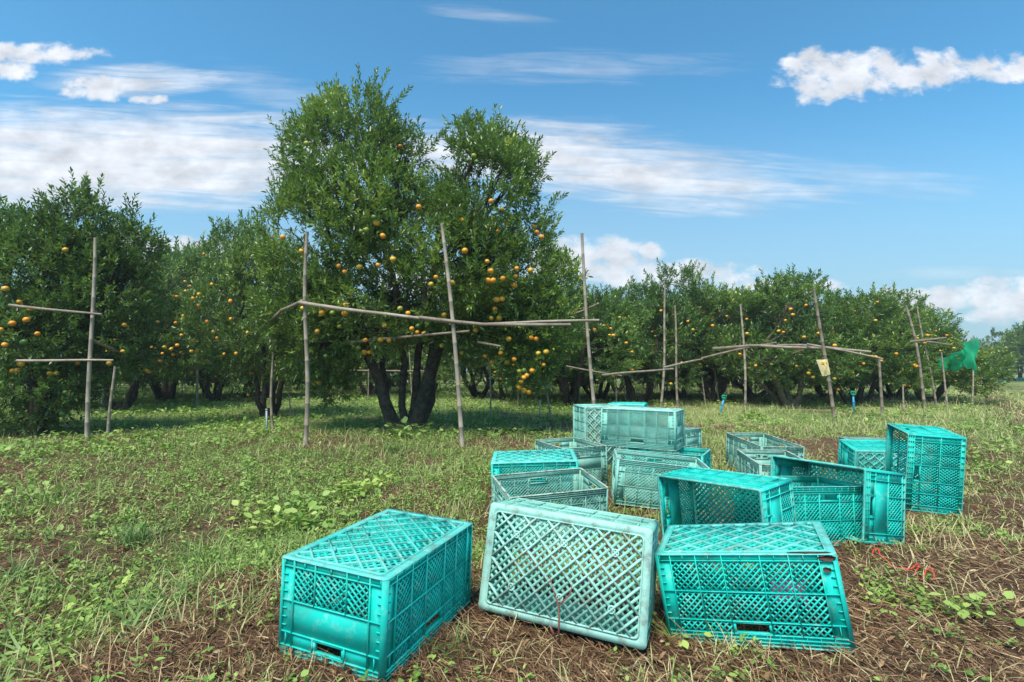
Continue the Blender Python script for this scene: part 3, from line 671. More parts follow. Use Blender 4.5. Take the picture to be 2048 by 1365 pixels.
# ------------------------------------------------------------------ trees
def sph(n, r):
    v = r.normal(size=(n, 3)); return v / np.linalg.norm(v, axis=1)[:, None]
def crown_arrays(lobes, shoots, r, leaf=.075, proto=(LV6, LV6F), tops=None, gap=.42, lps=(9, 15)):
    """leafy shoots spread through a union of ellipsoids"""
    lob = np.array(lobes, float); area = (lob[:, 3] * lob[:, 4] + lob[:, 3] * lob[:, 5] + lob[:, 4] * lob[:, 5]); prob = area / area.sum()
    P, D = [], []; need = shoots; guard = 0
    while need > 0 and guard < 40:
        guard += 1; n = int(need * 2.2) + 50
        i = r.choice(len(lob), n, p=prob); s = sph(n, r); rad = 1 - np.abs(r.normal(0, .17, n)) ; rad = np.clip(rad + (r.rand(n) < .12) * r.uniform(-.5, .12, n), .2, 1.12)
        q = lob[i, :3] + s * lob[i, 3:] * rad[:, None]
        deep = np.zeros(n)
        for l in lob: deep = np.maximum(deep, 1 - np.sqrt((((q - l[:3]) / l[3:]) ** 2).sum(1)))
        keep = (deep < .38) | (r.rand(n) < .15)
        # clumps and gaps
        c = (vn(q[:, 0] + q[:, 1] * .6, q[:, 2] - q[:, 1] * .5, 2.1, 7) + vn(q[:, 0] - q[:, 1] * .8, q[:, 2] + 3 + q[:, 1] * .3, 4.0, 13)) / 2
        keep &= (c > gap + (r.rand(n) - .5) * .12) | ((np.prod(lob[i, 3:], 1) < .22) & (r.rand(n) < .55))
        keep &= q[:, 2] > .06
        q, s = q[keep][:need], s[keep][:need]; nrm = s / lob[i[keep][:need], 3:]; nrm /= np.linalg.norm(nrm, axis=1)[:, None]
        P.append(q); D.append(nrm); need -= len(q)
    P = np.concatenate(P); D = np.concatenate(D); n = len(P)
    D = D * .75 + np.array([0, 0, .65]) + r.normal(0, .38, (n, 3)); D /= np.linalg.norm(D, axis=1)[:, None]
    SL = r.uniform(.12, .30, n)
    if tops is not None:
        T = np.array(tops, float); P = np.concatenate([P, T[:, :3]]); td = T[:, 3:6]; D = np.concatenate([D, td]); SL = np.concatenate([SL, T[:, 6]]); n = len(P)
    tone = np.clip(fbm(P[:, 0] + P[:, 1], P[:, 2], 1.6, 77) * 1.1 - .25 + r.normal(0, .10, n), 0, .85)
    cnt = np.round(r.uniform(lps[0], lps[1], n) * np.clip(SL / .22, .7, 3)).astype(int)
    idx = np.repeat(np.arange(n), cnt); k = len(idx); first = np.concatenate([[0], np.cumsum(cnt)[:-1]]); loc = np.arange(k) - first[idx]
    t = (loc + .5) / cnt[idx]
    d = D[idx]; base = P[idx] + d * (t * SL[idx])[:, None]
    ref = np.where(np.abs(d[:, 2:3]) < .9, np.array([[0, 0, 1.]]), np.array([[1., 0, 0]])); u = np.cross(d, ref); u /= np.linalg.norm(u, axis=1)[:, None]; w = np.cross(d, u)
    ang = loc * 2.4 + idx * 1.7; side = u * np.cos(ang)[:, None] + w * np.sin(ang)[:, None]
    yv = d * (.55 + .35 * t)[:, None] + side * (.85 - .3 * t)[:, None] + r.normal(0, .14, (k, 3)); yv /= np.linalg.norm(yv, axis=1)[:, None]
    up = np.array([0, 0, 1.]) + r.normal(0, .45, (k, 3)) + side * .2; xv = np.cross(yv, up); xv /= np.linalg.norm(xv, axis=1)[:, None]; zv = np.cross(xv, yv)
    Rm = np.stack([xv, yv, zv], 2); sc_ = leaf * r.uniform(.65, 1.2, k)
    rn = np.clip(tone[idx] + r.normal(0, .13, k) + (t > .8) * .12 * r.rand(k) + (r.rand(k) < .012) * .5, 0, 1)
    V, Fs, rr = scatter(proto[0], proto[1], base, Rm, sc_, rn)
    # twigs of the shoots
    tw_i = r.choice(n, min(n, 2500 if n > 3000 else n // 2), replace=False)
    return V, Fs, rr, P, D, SL, tw_i
def limb(mb, a, b, r0, r1, r, bend=.12, n=7, rr=0.):
    a, b = np.array(a, float), np.array(b, float); l = np.linalg.norm(b - a); off = r.normal(0, bend * l, 3); off[2] *= .4; pts = []
    for i in range(n):
        t = i / (n - 1); pts.append(a + (b - a) * t + off * math.sin(math.pi * t) + r.normal(0, .012 * l, 3) * (0 < i < n - 1) + np.array([0, 0, -.035 * l * math.sin(math.pi * t)]) * (b[2] - a[2] > 0))
    rad = [(r0 + (r1 - r0) * (i / (n - 1)) ** .8) * r.uniform(.93, 1.07) for i in range(n)]
    mb.tube(pts, rad, 8, rr=rr); return pts
def trunk_mb(base_limbs, lobes, P, r, foot=.16, twigs=None):
    mb = MB()
    ends = []
    for (top, r0, r1) in base_limbs:
        st = np.array([top[0] * .17, top[1] * .1, -.08]); pts = limb(mb, st, top, r0, r1, r, .06, 9); ends += [(np.array(p), r1 + (r0 - r1) * (1 - i / 8)) for i, p in enumerate(pts) if i >= 6]
    mb.tube([(0, 0, -.1), (0, 0, .05), (0.01, 0, .20)], [foot * 1.3, foot, foot * .6], 10)
    for l in lobes:
        c = np.array(l[:3])
        if c[2] < 1.25 and len(lobes) > 4: continue
        c = c * .97; e = min(ends, key=lambda q: np.linalg.norm(q[0] - c)); pts = limb(mb, e[0], c, min(.05, e[1] * .7), .018, r, .1)
        for k in range(5):
            s = sph(1, r)[0]; s[2] = abs(s[2]) * .8; q = c + s * np.array(l[3:]) * .75; limb(mb, pts[3 + k % 3], q, .018, .006, r, .1, 5)
    if twigs is not None:
        TP, TD, TS = twigs
        for p, d, s in zip(TP, TD, TS): mb.tube([p - d * .10, p + d * s * .55, p + d * s * .97], [.004, .003, .0015], 3, cap=False)
    return mb
def fruit_mesh(name, mats):
    v = []; nl, ns = 8, 12
    for i in range(nl + 1):
        th = math.pi * i / nl; rr = math.sin(th); z = math.cos(th); rr = max(rr, .001)
        z = z * .86 - .10 * math.exp(-(rr / .28) ** 2) * (1 if z > 0 else -.5)
        for k in range(ns): a = 2 * math.pi * k / ns; v.append((rr * math.cos(a), rr * math.sin(a), z))
    f = [(i * ns + k, (i + 1) * ns + k, (i + 1) * ns + (k + 1) % ns, i * ns + (k + 1) % ns) for i in range(nl) for k in range(ns)]
    fm = [0] * len(f); n0 = len(v); v += [(.02, 0, .74), (-.02, .02, .74), (-.02, -.02, .74), (.02, 0, 1.5), (-.02, .02, 1.5), (-.02, -.02, 1.5)]
    f += [(n0, n0 + 1, n0 + 4, n0 + 3), (n0 + 1, n0 + 2, n0 + 5, n0 + 4), (n0 + 2, n0, n0 + 3, n0 + 5)]; fm += [1] * 3
    n1 = len(v); v += [(.22 * math.cos(a) * (1 if k % 2 else .5), .22 * math.sin(a) * (1 if k % 2 else .5), .80) for k, a in enumerate(np.linspace(0, 2 * math.pi, 11)[:-1])] + [(0, 0, .79)]
    quads = np.array(f); tris = np.array([(n1 + k, n1 + (k + 1) % 10, n1 + 10) for k in range(10)]); fm += [1] * 10
    me_o = mk(name, np.array(v), [quads, tris], mats, smooth=True, fmat=fm); me = me_o.data; bpy.data.objects.remove(me_o); return me
FM = {'orange': fruit_mesh('orange', [M['orange'], M['calyx']]), 'unripe_orange': fruit_mesh('unripe_orange', [M['green_orange'], M['calyx']])}
def add_fruit(tree, p, kind='orange', size=.040, r=random.Random(5)):
    o = bpy.data.objects.new(kind, FM[kind]); col.objects.link(o); o.parent = tree; o.location = p
    s = size * r.uniform(.80, 1.12); o.scale = (s, s, s); o.rotation_euler = (r.uniform(-.5, .5), r.uniform(-.5, .5), r.uniform(0, 6.28)); return o
def front_point(px, py, tpos, lobes, out=.03):
    """where the sight line through a pixel meets the leafy shell of the crown, in tree coordinates"""
    d = ray(px, py); o = np.array([0, 0, CAMH]) - np.array(tpos); best = None
    for l in lobes:
        c, rr = np.array(l[:3]), np.array(l[3:]) * .98; oo = (o - c) / rr; dd = d / rr; A = dd @ dd; B = 2 * oo @ dd; Cc = oo @ oo - 1; disc = B * B - 4 * A * Cc
        if disc > 0:
            t = (-B - math.sqrt(disc)) / 2 / A
            if best is None or t < best: best = t
    if best is None:
        ds = [np.linalg.norm(np.cross(d, np.array(l[:3]) - o)) for l in lobes]; l = lobes[int(np.argmin(ds))]; best = (np.array(l[:3]) - o)[1] / d[1]
    return o + d * (best - out)
def make_tree(pos, lobes, limbs, shoots, seed, label, group, leaf=.08, foot=.16, tops=None, gap=.42, bark='bark', name='orange_tree', proto=(LV6, LV6F), lps=(9, 15)):
    r = np.random.RandomState(seed); t = empty(name, tuple(pos))
    V, Fs, rr, P, D, SL, tw = crown_arrays(lobes, shoots, r, leaf, proto, tops, gap, lps)
    tb = MB()
    for p, d, s_ in zip(P[tw], D[tw], SL[tw]): tb.tube([p - d * .10, p + d * s_ * .55, p + d * s_ * .97], [.004, .003, .0015], 3, cap=False)
    tv = np.concatenate(tb.v); tf = np.array(tb.f[4]) + len(V)
    mk('crown', np.concatenate([V, tv]), [Fs, tf], [M['leaf'], M['bark']], t, rnd=np.concatenate([rr, np.zeros(len(tv))]), fmat=np.concatenate([np.zeros(len(Fs), int), np.ones(len(tf), int)]))
    trunk_mb(limbs, lobes, P, r, foot).build('trunk', M[bark], t, smooth=True)
    tagit(t, label, 'tree', group); return t
GT = 'orange trees of the orchard'
def spikes(lobes, r, n, l0=.35, l1=.7, zmin=.3):
    """long upright young shoots that break the outline"""
    out = []
    for _ in range(n):
        l = lobes[r.randint(len(lobes))]; s = sph(1, r)[0]; s[2] = abs(s[2]) + zmin; s /= np.linalg.norm(s); p = np.array(l[:3]) + s * np.array(l[3:]) * .9
        d = np.array([s[0] * .5, s[1] * .5, 1.1]) + r.normal(0, .18, 3); d /= np.linalg.norm(d); out.append([*p, *d, r.uniform(l0, l1)])
    return out
# the big tree
q = gp(815, 862); BIG = (q[0], q[1], float(ground(q[0], q[1]))); K = q[1] / F
def L(px, py, rx, ry, cy=0., rd=None, o=(815, 862), k=K):
    return ((px - o[0]) * k, cy, (o[1] - py) * k, rx * k, (rd if rd else (rx + ry) / 2 * k), ry * k)
bl = [L(690, 340, 118, 150, .1), L(700, 235, 74, 62, .1), L(620, 320, 62, 70, 0), L(790, 290, 44, 60, .3), L(975, 400, 98, 118, -.1), L(975, 420, 90, 100, -.5), L(985, 330, 62, 70, .2), L(950, 290, 52, 46, -.1), L(1035, 330, 42, 62, .1), L(830, 505, 190, 118, -.1, 1.35), L(640, 500, 100, 120, -.2),
      L(800, 610, 200, 82, -.3, 1.15), L(1020, 560, 92, 130, -.2), L(1060, 690, 56, 76, -.4), L(1050, 735, 38, 52, -.5), L(1075, 650, 46, 60, -.6), L(1020, 640, 60, 60, -.6), L(930, 672, 60, 40, -.5), L(760, 672, 80, 38, -.5), L(570, 600, 50, 70, -.1), L(860, 680, 60, 30, .5), L(640, 700, 50, 50, -.3), L(655, 785, 40, 24, .2), L(1110, 600, 52, 90, .1), L(1000, 680, 60, 46, -.5), L(630, 640, 92, 72, -.2), L(650, 740, 42, 48, .1), L(1060, 470, 46, 60, .3), L(820, 480, 150, 150, 1.1, 1.2), L(740, 470, 150, 120, -.75, .75), L(930, 560, 120, 90, -.8, .7)]
blimbs = [((-.98, -.1, 2.3), .12, .06), ((-.22, -.2, 2.5), .075, .04), ((.46, -.25, 2.6), .125, .06), ((.72, .2, 2.4), .10, .05), ((.22, .1, 2.4), .08, .045), ((-.45, .8, 2.4), .06, .04)]
rb = np.random.RandomState(3)
btops = spikes([bl[1], bl[5], bl[6], bl[2], bl[3], bl[14]], rb, 80, .25, .60) + spikes(bl, rb, 60, .2, .45)
for px, py, l in [(560, 268, .55), (545, 380, .35), (490, 460, .4), (620, 215, .3), (1075, 330, .3), (1085, 420, .4), (1090, 470, .35), (990, 265, .3), (770, 190, .3), (650, 190, .3), (850, 280, .35)]:
    p = L(px, py, 1, 1)[:3]; dx = -1 if px < 700 else 1; btops += [[p[0] + a * .05, p[1] + rb.normal(0, .1), p[2] - .1 + .06 * a, dx * .55 + rb.normal(0, .2), 0, .85, l] for a in range(3)]
big = make_tree(BIG, bl, blimbs, 10200, 21, 'tallest orange tree with two leafy peaks and several dark trunks, ringed by bamboo poles', None, .082, .22, btops, .432)
Z7 = lambda a, b: (480 + a / 1.796, 140 + b / 1.796)
ripe = [(491,552),(513,597),(797,541),(893,561),(928,580),(808,650),(154,602),(221,651),(355,705),(377,725),(429,708),(496,701),(888,688),(900,722),(892,757),(909,757),(993,714),(990,742),(985,774),(944,750),(1043,720),(704,745),(763,764),(686,770),(942,823),(922,826),(915,860),(903,892),(931,892),(312,855),(379,845),(377,875),(226,857),(278,940),(295,873),(518,919),(450,971),(505,970),(535,972),(617,930),(637,943),(661,946),(604,874),(733,880),(757,906),(843,922),(846,936),(965,967),(937,1017),(880,1028),(797,1017),(725,990),(722,1010),(700,998),(1066,915),(1046,963),(1064,967),(1072,1019),(1100,1013),(1020,1105),(1020,1153),(1003,1141),(1037,1159),(465,1014),(447,1015),(575,275),(1010,1120),(1030,1098),(985,1040),(1090,1060),(1050,1080),(960,1050),(905,1050),(1057,563),(1066,583),(1083,600),(902,472),(941,500),(270,1126),(283,1124),(323,1157),(642,493),(550,680)]
unripe = [(482,530),(227,237),(210,275),(190,290),(240,265),(840,310),(850,330),(820,325),(435,580),(452,575),(575,858),(235,735),(1020,1080),(1003,1083),(822,1030),(333,873),(357,922),(640,920),(425,998),(445,590),(308,1028)]
for a, b in ripe: add_fruit(big, front_point(*Z7(a, b), BIG, bl, rb.uniform(.04, .13)), 'orange', .041)
for a, b in unripe: add_fruit(big, front_point(*Z7(a, b), BIG, bl, .10), 'unripe_orange', .040)
# the left tree
q = gp(70, 868); TL = (q[0], q[1], float(ground(q[0], q[1]))); K0 = q[1] / F
L0 = lambda px, py, rx, ry, cy=0., rd=None: L(px, py, rx, ry, cy, rd, (70, 868), K0)
ll = [L0(95, 560, 110, 95), L0(130, 455, 50, 62), L0(10, 570, 90, 110), L0(60, 680, 130, 75, -.2), L0(185, 600, 62, 110, .2), L0(80, 780, 110, 66, -.1), L0(215, 500, 46, 52, .3), L0(40, 835, 80, 40, -.2), L0(-80, 620, 110, 160), L0(50, 490, 56, 50), L0(-60, 470, 60, 60), L0(200, 690, 50, 60, .3)]
rl = np.random.RandomState(8)
ltops = spikes([ll[1], ll[6], ll[0], ll[9]], rl, 40, .18, .4)
for px, py, l in [(140, 400, .6), (118, 405, .55), (160, 405, .5), (148, 380, .5), (235, 440, .6), (230, 450, .5), (80, 440, .5), (20, 440, .5), (75, 455, .35), (5, 430, .35), (195, 470, .3)]:
    p = L0(px, py, 1, 1)[:3]; ltops += [[p[0] + rl.normal(0, .04), p[1] + rl.normal(0, .1), p[2] - .25, rl.normal(0, .12), 0, 1, l + rl.rand() * .1] for a in range(3)]
left = make_tree(TL, ll, [((-.5, .1, 1.6), .08, .05), ((.5, .1, 1.7), .08, .05), ((0, .4, 1.8), .08, .05)], 4300, 31, 'dense orange tree at the left picture edge with foliage hanging to the ground', None, .085, .12, ltops, .40)
for px, py in [(11, 578), (39, 604), (60, 618), (53, 640), (25, 647), (75, 668), (42, 728), (35, 741), (26, 742), (100, 747), (112, 747), (154, 727), (131, 500), (218, 727), (249, 650), (1, 660), (10, 690)]: add_fruit(left, front_point(px, py, TL, ll, .09), 'orange', .042)
for px, py in [(75, 727), (131, 785), (125, 828), (67, 878), (2, 767), (115, 880), (48, 685), (90, 735)]: add_fruit(left, front_point(px, py, TL, ll, .09), 'unripe_orange', .042)

# generic trees: four kinds, each built once and then copied
def variant(seed, height, rad, shoots, nf, bark='bark', limbs=None, low=.75, gap=.43, label='', leaf=.112, gappy=False):
    r = np.random.RandomState(seed); lobes = []
    for k in range(6):
        a = k / 6 * 6.283 + r.uniform(-.4, .4); R1 = rad * r.uniform(.45, .62); lobes.append((math.cos(a) * R1, math.sin(a) * R1, height * r.uniform(.38, .52), rad * r.uniform(.38, .52), rad * r.uniform(.38, .52), height * r.uniform(.16, .24)))
    for k in range(5):
        a = r.uniform(0, 6.283); R1 = rad * r.uniform(.1, .55); lobes.append((math.cos(a) * R1, math.sin(a) * R1, height * r.uniform(.62, .80), rad * r.uniform(.28, .42), rad * r.uniform(.28, .42), height * r.uniform(.12, .18)))
    for k in range(5):
        a = r.uniform(0, 6.283); R1 = rad * r.uniform(.6, .85); lobes.append((math.cos(a) * R1, math.sin(a) * R1, height * r.uniform(.22, .34), rad * .27, rad * .27, height * r.uniform(.09, .14)))
    if limbs is None:
        limbs = [((math.cos(a) * rad * .4, math.sin(a) * rad * .4, height * .45), .09, .05) for a in (r.uniform(0, 6.28) + np.array([0, 1.6, 3.1, 4.7]))]
    t = make_tree((0, 0, 0), lobes, limbs, shoots, seed, label, GT, leaf, .15, spikes(lobes[6:11], r, 60, .22, .62) + spikes(lobes[:6], r, 30, .2, .45), gap, bark, lps=(8, 12))
    fr = random.Random(seed)
    for k in range(nf):
        l = lobes[fr.randrange(len(lobes))]; s = sph(1, r)[0]; 
        if s[2] > .5: s[2] *= -1
        p = np.array(l[:3]) + s * np.array(l[3:]) * 1.02; 
        if p[2] < .25: continue
        add_fruit(t, p, 'orange' if fr.random() < .8 else 'unripe_orange', .042, fr)
    index_kids(t); VLOB[t.name] = lobes; return t
VLOB = {}
VAR = [variant(101, 4.6, 2.3, 3000, 46, label='tree'), variant(102, 4.3, 2.2, 2800, 50, label='tree'), variant(103, 4.0, 2.1, 2500, 54, label='tree', gap=.45),
       variant(104, 4.0, 2.0, 2300, 36, 'bark_light', [((-1.1, -.3, 1.7), .12, .06), ((.1, 0, 1.5), .07, .05), ((.7, .5, 1.6), .08, .05), ((-.9, .7, 1.6), .07, .04)], label='tree', gap=.46)]
FAR = [variant(111, 4.3, 2.3, 1200, 8, label='tree', leaf=.15), variant(112, 4.1, 2.4, 1100, 8, label='tree', leaf=.15)]
used = set(); PLACED = []; LOBES = {}
def place(v, x, y, height_scale, width_scale, yaw, label, pool=VAR, group=GT):
    src = pool[v]; key = (id(pool), v)
    o = copy_tree(src) if key in used else src; used.add(key)
    o.location = (x, y, float(ground(x, y))); o.scale = (width_scale, width_scale, height_scale); o.rotation_euler = (0, 0, yaw); tagit(o, label, 'tree', group); return o
for (v, cx, by, h, w, yaw, lab) in [
    (0, 535, 834, .92, .70, .4, 'orange tree just left of the tallest tree with a thin leaning trunk'),
    (1, 425, 803, 1.2, 1.05, 2.0, 'orange tree with a thick dark trunk behind the gap left of the tallest tree'),
    (2, 330, 800, 1.38, 1.15, 4.0, 'fruit laden orange tree in the second row, behind the pole with a cross rail'),
    (0, 235, 820, .98, .95, 1.0, 'orange tree between the left edge tree and the fruit laden one'),
    (1, 1140, 812, .83, 1.0, 5.2, 'orange tree just right of and behind the tallest tree'),
    (0, 1280, 806, .92, 1.0, 3.2, 'orange tree standing behind the raised pale crate'),
    (2, 1430, 803, .98, 1.08, .7, 'orange tree with a thick dark trunk right of the raised crate'),
    (3, 1585, 812, .92, 1.02, .1, 'orange tree with brown leaning bare limbs behind the bowed bamboo rails'),
    (1, 1715, 809, .80, .95, 2.7, 'orange tree with a dark trunk behind the pole with the yellow bag'),
    (2, 1856, 803, .70, .98, 5.6, 'rightmost orange tree, its fruit hanging beside the green net'),
    (1, 1362, 797, .90, 1.05, 1.9, 'orange tree filling the gap between the two poles behind the raised crate'),
    (0, 1505, 797, .90, 1.05, 4.4, 'orange tree set back behind the wavy pole'),
    (2, 1655, 798, .90, 1.0, 3.0, 'orange tree set back behind the pole with the bag'),
    (0, 1790, 797, .80, 1.0, .3, 'low orange tree set back left of the two leaning poles'),
    (2, 1195, 799, .92, 1.0, 2.6, 'orange tree set back behind the tall pole of the heap'),
    (2, 490, 796, .95, 1.05, 1.3, 'orange tree set back behind the short pole with the curved branch'),
    (0, 1010, 800, .95, 1.0, .9, 'shaded orange tree seen below the right half of the tallest tree'),
    (2, 760, 790, 1.0, 1.0, 2.2, 'shaded orange tree seen between the trunks of the tallest tree'),
    (1, 120, 812, 1.05, 1.0, 3.9, 'shaded orange tree behind the left edge tree')]:
    p = gp(cx, by); o_ = place(v, p[0], p[1], h, w, yaw, lab); PLACED.append(o_); LOBES[o_] = VLOB[VAR[v].name]
bpy.context.view_layer.update()
Z8 = lambda a, b: (1150 + a / 2.28, 520 + b / 2.28); Z6 = lambda a, b: (a / 2.482, 350 + b / 2.482)
seen = [Z8(*q) for q in [(203,263),(225,266),(163,313),(175,345),(158,343),(131,300),(89,318),(515,280),(627,300),(703,303),(692,258),(538,318),(783,271),(784,336),(752,430),(805,474),(824,482),(570,475),(630,497),(486,469),(412,175),(392,232),(983,225),(993,250),(1053,207),(960,277),(911,291),(928,325),(950,330),(1044,352),(1110,335),(1208,190),(1378,193),(1370,277),(1184,390),(1140,433),(1065,517),(1085,535),(1137,607),(1183,542),(1200,592),(1197,608),(1215,627),(1202,669),(1235,660),(1355,440),(1372,442),(1395,460),(1465,428),(1548,350),(1560,358),(1550,480),(1556,486),(1500,572),(1607,345),(1620,343),(1643,325),(1695,344),(1713,342),(1745,366),(1664,415),(1717,385),(1728,403),(1738,438),(1750,452),(1793,375),(1700,470),(1736,552),(1595,380),(260,420),(300,485),(345,520),(362,445),(110,560),(105,565),(175,530),(310,580),(330,560)]]
seen += [Z6(*q) for q in [(918,530),(944,553),(921,578),(877,605),(1012,512),(1052,544),(987,594),(958,615),(985,649),(767,693),(784,730),(911,700),(907,713),(872,735),(901,796),(754,856),(772,866),(816,855),(806,887),(880,846),(850,865),(955,825),(977,875),(950,876),(1076,810),(1058,780),(1027,730),(1144,627),(1145,716),(1228,783),(1112,890),(1172,887),(696,900),(795,923),(728,970),(740,978),(715,1028),(621,745),(545,808),(572,817),(535,880),(610,877),(627,888),(543,940),(576,936),(758,370),(783,408),(996,352)]]
for px, py in seen:                     # fruit seen in the photograph, hung on the near side of the tree it belongs to
    cand = sorted(PLACED, key=lambda o: o.location.y); hit = None
    for o in cand:
        inv = np.array(o.matrix_world.inverted()); oo = (inv @ np.array([0, 0, CAMH, 1]))[:3]; dd = inv[:3, :3] @ ray(px, py)
        for l in LOBES[o]:
            c, r3 = np.array(l[:3]), np.array(l[3:]) * .98; a_, b_ = dd / r3, (oo - c) / r3; A = a_ @ a_; B = 2 * a_ @ b_; Cc = b_ @ b_ - 1; disc = B * B - 4 * A * Cc
            if disc > 0:
                t = (-B - math.sqrt(disc)) / 2 / A
                if hit is None or t < hit[0]: hit = (t, o, oo + dd * (t - .20 / np.linalg.norm(ray(px, py))))
        if hit and hit[1] is o: break
    if hit: add_fruit(hit[1], hit[2], 'orange', .046)
rr_ = random.Random(44); FLAB = 'leafy orange tree in the crowded far rows under the skyline, behind the front trees'
for row, d in enumerate([19.5, 24, 29, 35, 42, 52]):
    x = -d * 1.12 + rr_.uniform(0, 2); step_ = 3.9 + row * .45
    while x < .86 * d - 2.6:
        place(rr_.randrange(2), x + rr_.uniform(-.5, .5), d + rr_.uniform(-.8, .8), rr_.uniform(.85, 1.08), rr_.uniform(.95, 1.15), rr_.uniform(0, 6.28), FLAB, FAR, 'trees of the far rows'); x += step_
for i, (px, d, h, lab) in enumerate([(1972, 62, .80, 'distant low tree at the left end of the far tree line right of the track'), (2002, 52, 1.0, 'distant rounded tree in the middle of the far tree line right of the track'), (2040, 46, 1.2, 'tallest of the distant trees at the right picture edge'), (2090, 42, 1.25, 'distant tree beyond the right picture edge'), (1985, 80, 1.0, 'hazy tree far down the track')]):
    p = at(px, 765, d); place(i % 2, p[0], p[1], h, h * 1.1, i * 1.3, lab, FAR, 'distant trees right of the track')

# ------------------------------------------------------------------ bamboo poles and rails
rp = np.random.RandomState(12)
def bamboo(name, a, b, r0, label, cat, bend=.012, group='bamboo poles propping the trees', mids=None, bury=.12):
    a, b = np.array(a, float), np.array(b, float); l = np.linalg.norm(b - a); n = max(6, int(l / .26)); d = (b - a) / l
    off = rp.normal(0, bend * l, 3); off2 = rp.normal(0, bend * l * .4, 3); pts, rad, rn = [], [], []
    ctrl = [(0, a)] + ([(m[0], np.array(m[1])) for m in mids] if mids else []) + [(1, b)]
    def pos(t):
        for (t0, p0), (t1, p1) in zip(ctrl, ctrl[1:]):
            if t <= t1 + 1e-9: return p0 + (p1 - p0) * ((t - t0) / (t1 - t0))
    for i in range(n + 1):
        t = i / n; base = pos(t) + off * math.sin(math.pi * t) + off2 * math.sin(2 * math.pi * t); R = r0 * (1 - .28 * t)
        for dt, k, c in ((-.010, .98, 0), (-.004, 1.14, .6), (.004, 1.10, 1), (.010, .97, 0)):
            q = base + d * dt
            pts.append(q); rad.append(R * (1 + (k - 1) * .6)); rn.append(c * .7)
    if bury: pts = [pts[0] - d * bury] + pts; rad = [r0] + rad; rn = [0] + rn
    mb = MB(); loc = pts[0].copy(); mb.tube([p - loc for p in pts], rad, 8, rr=rn); o = mb.build(name, M['bamboo'], None, True, True, loc=tuple(loc)); tagit(o, label, cat, group); return o
def pole(bp, tp, r0, label, depth=None, lean=0.0, **k):
    if depth is None: a = gp(*bp)
    else: a = at(bp[0], bp[1], depth)
    a[2] = float(ground(a[0], a[1])) - .02 if depth is None else a[2]
    b = at(tp[0], tp[1], a[1] + lean); return bamboo('bamboo_pole', a, b, r0, label, 'pole', **k)
POLES = [
 ((174, 884), (191, 478), .028, 'slightly crooked bamboo pole carrying two cross rails at the left'),
 ((611, 890), (614, 465), .031, 'tall straight bamboo pole in front of the left half of the tallest tree'),
 ((925, 892), (884, 450), .031, 'bamboo pole leaning left in front of the tallest tree, its foot near the crates'),
 ((1196, 886), (1164, 468), .026, 'tall pole rising above the foliage behind the crate heap, right end of the long rail'),
 ((547, 864), (548, 641), .022, 'short pole under the curved rail left of the straight pole'),
 ((395, 815), (395, 682), .034, 'thin pale pole beneath the far rail left of the tallest tree'),
 ((216, 870), (230, 735), .022, 'short leaning stake right of the left edge tree'),
 ((203, 827), (207, 712), .024, 'thin stake behind the crooked pole at the left'),
 ((1103, 838), (1090, 740), .024, 'thin leaning stake right of the hanging fruit of the tallest tree'),
 ((982, 830), (978, 722), .020, 'slim dark stake under the right half of the tallest tree'),
 ((1036, 812), (1034, 715), .026, 'stake right of the slim dark stake, by the hanging fruit'),
 ((1160, 806), (1155, 690), .026, 'stake left of the tall pole behind the crate heap'),
 ((1320, 826), (1330, 570), .030, 'tall pole behind the raised pale crate with a rail across'),
 ((1356, 822), (1350, 612), .030, 'greyish pole just right of the tall pole behind the raised crate'),
 ((1490, 820), (1481, 610), .032, 'slightly wavy pole at the left end of the bowed rails'),
 ((1669, 837), (1628, 581), .038, 'thick leaning pole holding the yellow bag'),
 ((1668, 818), (1652, 752), .030, 'short stake crossing the foot of the pole with the bag'),
 ((1765, 832), (1758, 715), .032, 'short pole under the right end of the bowed rails'),
 ((1850, 820), (1812, 612), .036, 'thicker of the two leaning poles at the right end of the orchard'),
 ((1873, 816), (1834, 616), .028, 'thinner of the two leaning poles at the right end of the orchard'),
 ((1895, 820), (1883, 706), .024, 'dark twiggy stake right of the two leaning poles'),
 ((1233, 812), (1232, 750), .024, 'short stake under the rail behind the raised crate'),
 ((1411, 808), (1404, 755), .026, 'stake left of the thick dark trunk behind the crates'),
 ((1438, 806), (1430, 742), .024, 'stake in front of the thick dark trunk right of the raised crate'),
 ((1550, 806), (1547, 772), .024, 'low stake between the wavy pole and the leaning brown trunk'),
 ((812, 808), (810, 690), .026, 'stake seen between the trunks of the tallest tree'),
 ((678, 798), (678, 735), .026, 'far stake left of the trunks of the tallest tree'),
 ((918, 800), (920, 735), .024, 'thin stake just behind the pole leaning left'),
 ((1808, 822), (1806, 770), .022, 'dark little stake behind the two leaning poles'),
 ((1944, 812), (1947, 672), .022, 'straight pole at the right end holding up the green net'),
 ((1925, 786), (1922, 745), .024, 'little stake under the green net'),
 ((582, 838), (578, 790), .018, 'short dark stake under the leaves between the two left poles'),
 ((1252, 806), (1246, 740), .020, 'second short stake under the rail behind the raised crate'),
 ((1747, 800), (1738, 632), .030, 'grey pole end sticking out of the foliage right of the bag pole'),
]
for bp, tp, r0, lab in POLES: pole(bp, tp, r0, lab, bend=.008)
